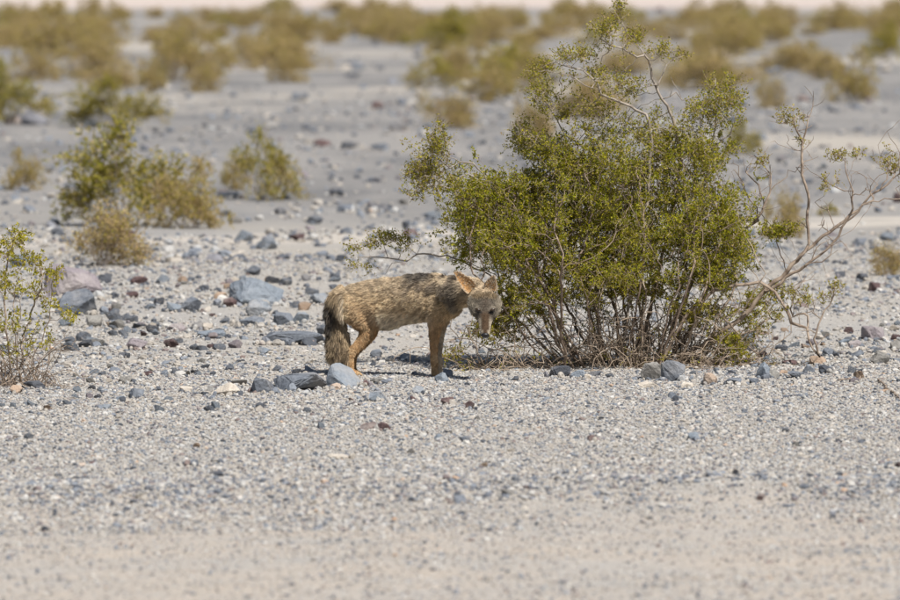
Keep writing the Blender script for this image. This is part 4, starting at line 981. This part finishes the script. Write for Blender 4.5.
midc = np.where(guard[:, None], midc * .7, midc)
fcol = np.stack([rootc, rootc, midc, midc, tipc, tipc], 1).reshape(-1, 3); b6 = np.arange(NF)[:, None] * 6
ff = np.concatenate([b6 + np.array([[0, 1, 2, 3]]), b6 + np.array([[3, 2, 4, 5]])], 0)
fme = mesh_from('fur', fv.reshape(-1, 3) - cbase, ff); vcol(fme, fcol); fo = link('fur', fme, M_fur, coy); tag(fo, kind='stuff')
# ears: cupped shells, orange inside
def ear(tip, b1, b2, depth_dir, label, dk=.2):
    """tip and the two base corners in space; the hollow faces -depth_dir"""
    V_, F_, C_ = [], [], []; nu, nvv = 9, 7
    for side in (0, 1):
        for i in range(nu):
            t = i / (nu - 1); wdt = (1 - t ** 2.2) ** .8; mid = (b1 + b2) / 2 * (1 - t) + tip * t
            for j in range(nvv):
                s = j / (nvv - 1) * 2 - 1; half = (b2 - b1) / 2 * wdt * (1.12 if .1 < t < .5 else 1)
                bulge = (1 - s * s) * .022 * wdt * (1 - .3 * t) + .004 * side
                V_.append(mid + half * s + depth_dir * bulge)
                C_.append((np.array([.62, .34, .13]) * (1.15 if dk < .4 else .4) * (1 - .45 * (1 - t) * (abs(s) < .5)) if abs(s) < .8 else CREAM * .9) if side == 0 else TAN * .7)  # shading of the hollow and the second ear's shade are painted in
    q = nu * nvv
    for side in (0, 1):
        for i in range(nu - 1):
            for j in range(nvv - 1):
                a_ = side * q + i * nvv + j; f = (a_, a_ + 1, a_ + nvv + 1, a_ + nvv); F_.append(f if side else f[::-1])
    for i in range(nu - 1):
        for j in (0, nvv - 1): a_ = i * nvv + j; F_.append((a_, a_ + nvv, a_ + nvv + q, a_ + q))
    me = mesh_from('ear', np.array(V_) - cbase, F_); vcol(me, np.array(C_)); o = link('ear', me, M_ear, coy); o['label'] = label
    VV = np.array(V_).reshape(2, nu, nvv, 3); nf = 900; sd_ = crng.integers(0, 2, nf); iu = crng.random(nf) * (nu - 1.01); ju = crng.random(nf) * (nvv - 1.01)
    i0, j0 = iu.astype(int), ju.astype(int); fi, fj = (iu - i0)[:, None], (ju - j0)[:, None]
    pt = (VV[sd_, i0, j0] * (1 - fi) + VV[sd_, i0 + 1, j0] * fi) * (1 - fj) + VV[sd_, i0, j0 + 1] * fj
    dr = nrm(nrm(tip - (b1 + b2) / 2) + crng.normal(size=(nf, 3)) * .45 + np.where(sd_ == 0, -1, 1)[:, None] * depth_dir * .5); ln = crng.uniform(.008, .02, nf)[:, None]; sw = nrm(np.cross(dr, np.array([0, 1., 0]))) * .0011
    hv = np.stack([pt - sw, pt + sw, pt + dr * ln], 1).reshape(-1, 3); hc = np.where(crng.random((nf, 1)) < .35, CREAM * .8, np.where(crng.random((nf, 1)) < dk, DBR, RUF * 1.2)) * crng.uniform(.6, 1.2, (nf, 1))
    hm_ = mesh_from('ear_hair', hv - cbase, np.arange(nf * 3).reshape(-1, 3)); vcol(hm_, np.repeat(hc, 3, axis=0)); tag(link('ear_hair', hm_, M_fur, o), kind='stuff')
    return o
YE = E[1] + .075
ear(cp(454.5, 271.5, YE + .01), cp(468, 294, YE), cp(476.5, 284.5, YE), np.array([.15, .9, .1]), 'ear held out sideways, orange inside')
ear(cp(493.5, 276.5, YE + .03), cp(483.5, 288, YE), cp(496, 292, YE + .015), np.array([-.1, .9, .1]), 'ear darkened for leaf shade', .6)
def ball(name, c, ax, rad, m, label=None):
    bm = bmesh.new(); bmesh.ops.create_icosphere(bm, subdivisions=3, radius=1)
    Mx = np.array(ax) * np.array(rad)[:, None]
    for v in bm.verts: v.co = Vector(np.array(v.co) @ Mx + c - cbase)
    me = bpy.data.meshes.new(name); bm.to_mesh(me); bm.free(); me.polygons.foreach_set('use_smooth', np.ones(len(me.polygons), bool))
    o = link(name, me, m, coy)
    if label: o['label'] = label
m_eye, nt, p = new_mat('eye'); p.inputs['Base Color'].default_value = (.035, .02, .008, 1); p.inputs['Roughness'].default_value = .3
m_nose, nt, p = new_mat('nose_leather'); p.inputs['Base Color'].default_value = (.012, .011, .012, 1); p.inputs['Roughness'].default_value = .42
for sg in (-1, 1):
    ball('eye', E + hr * sg * .041 + hf * .002 + hu * .0125, [nrm(hr - hf * .38 * sg), nrm(hf + hr * .38 * sg), hu], (.017, .0072, .008), m_eye)
ball('nose', E - hu * (.042 + .0145 - .010) + hf * .133, [hr, hf, hu], (.0235, .013, .018), m_nose)
bpy.context.view_layer.update()
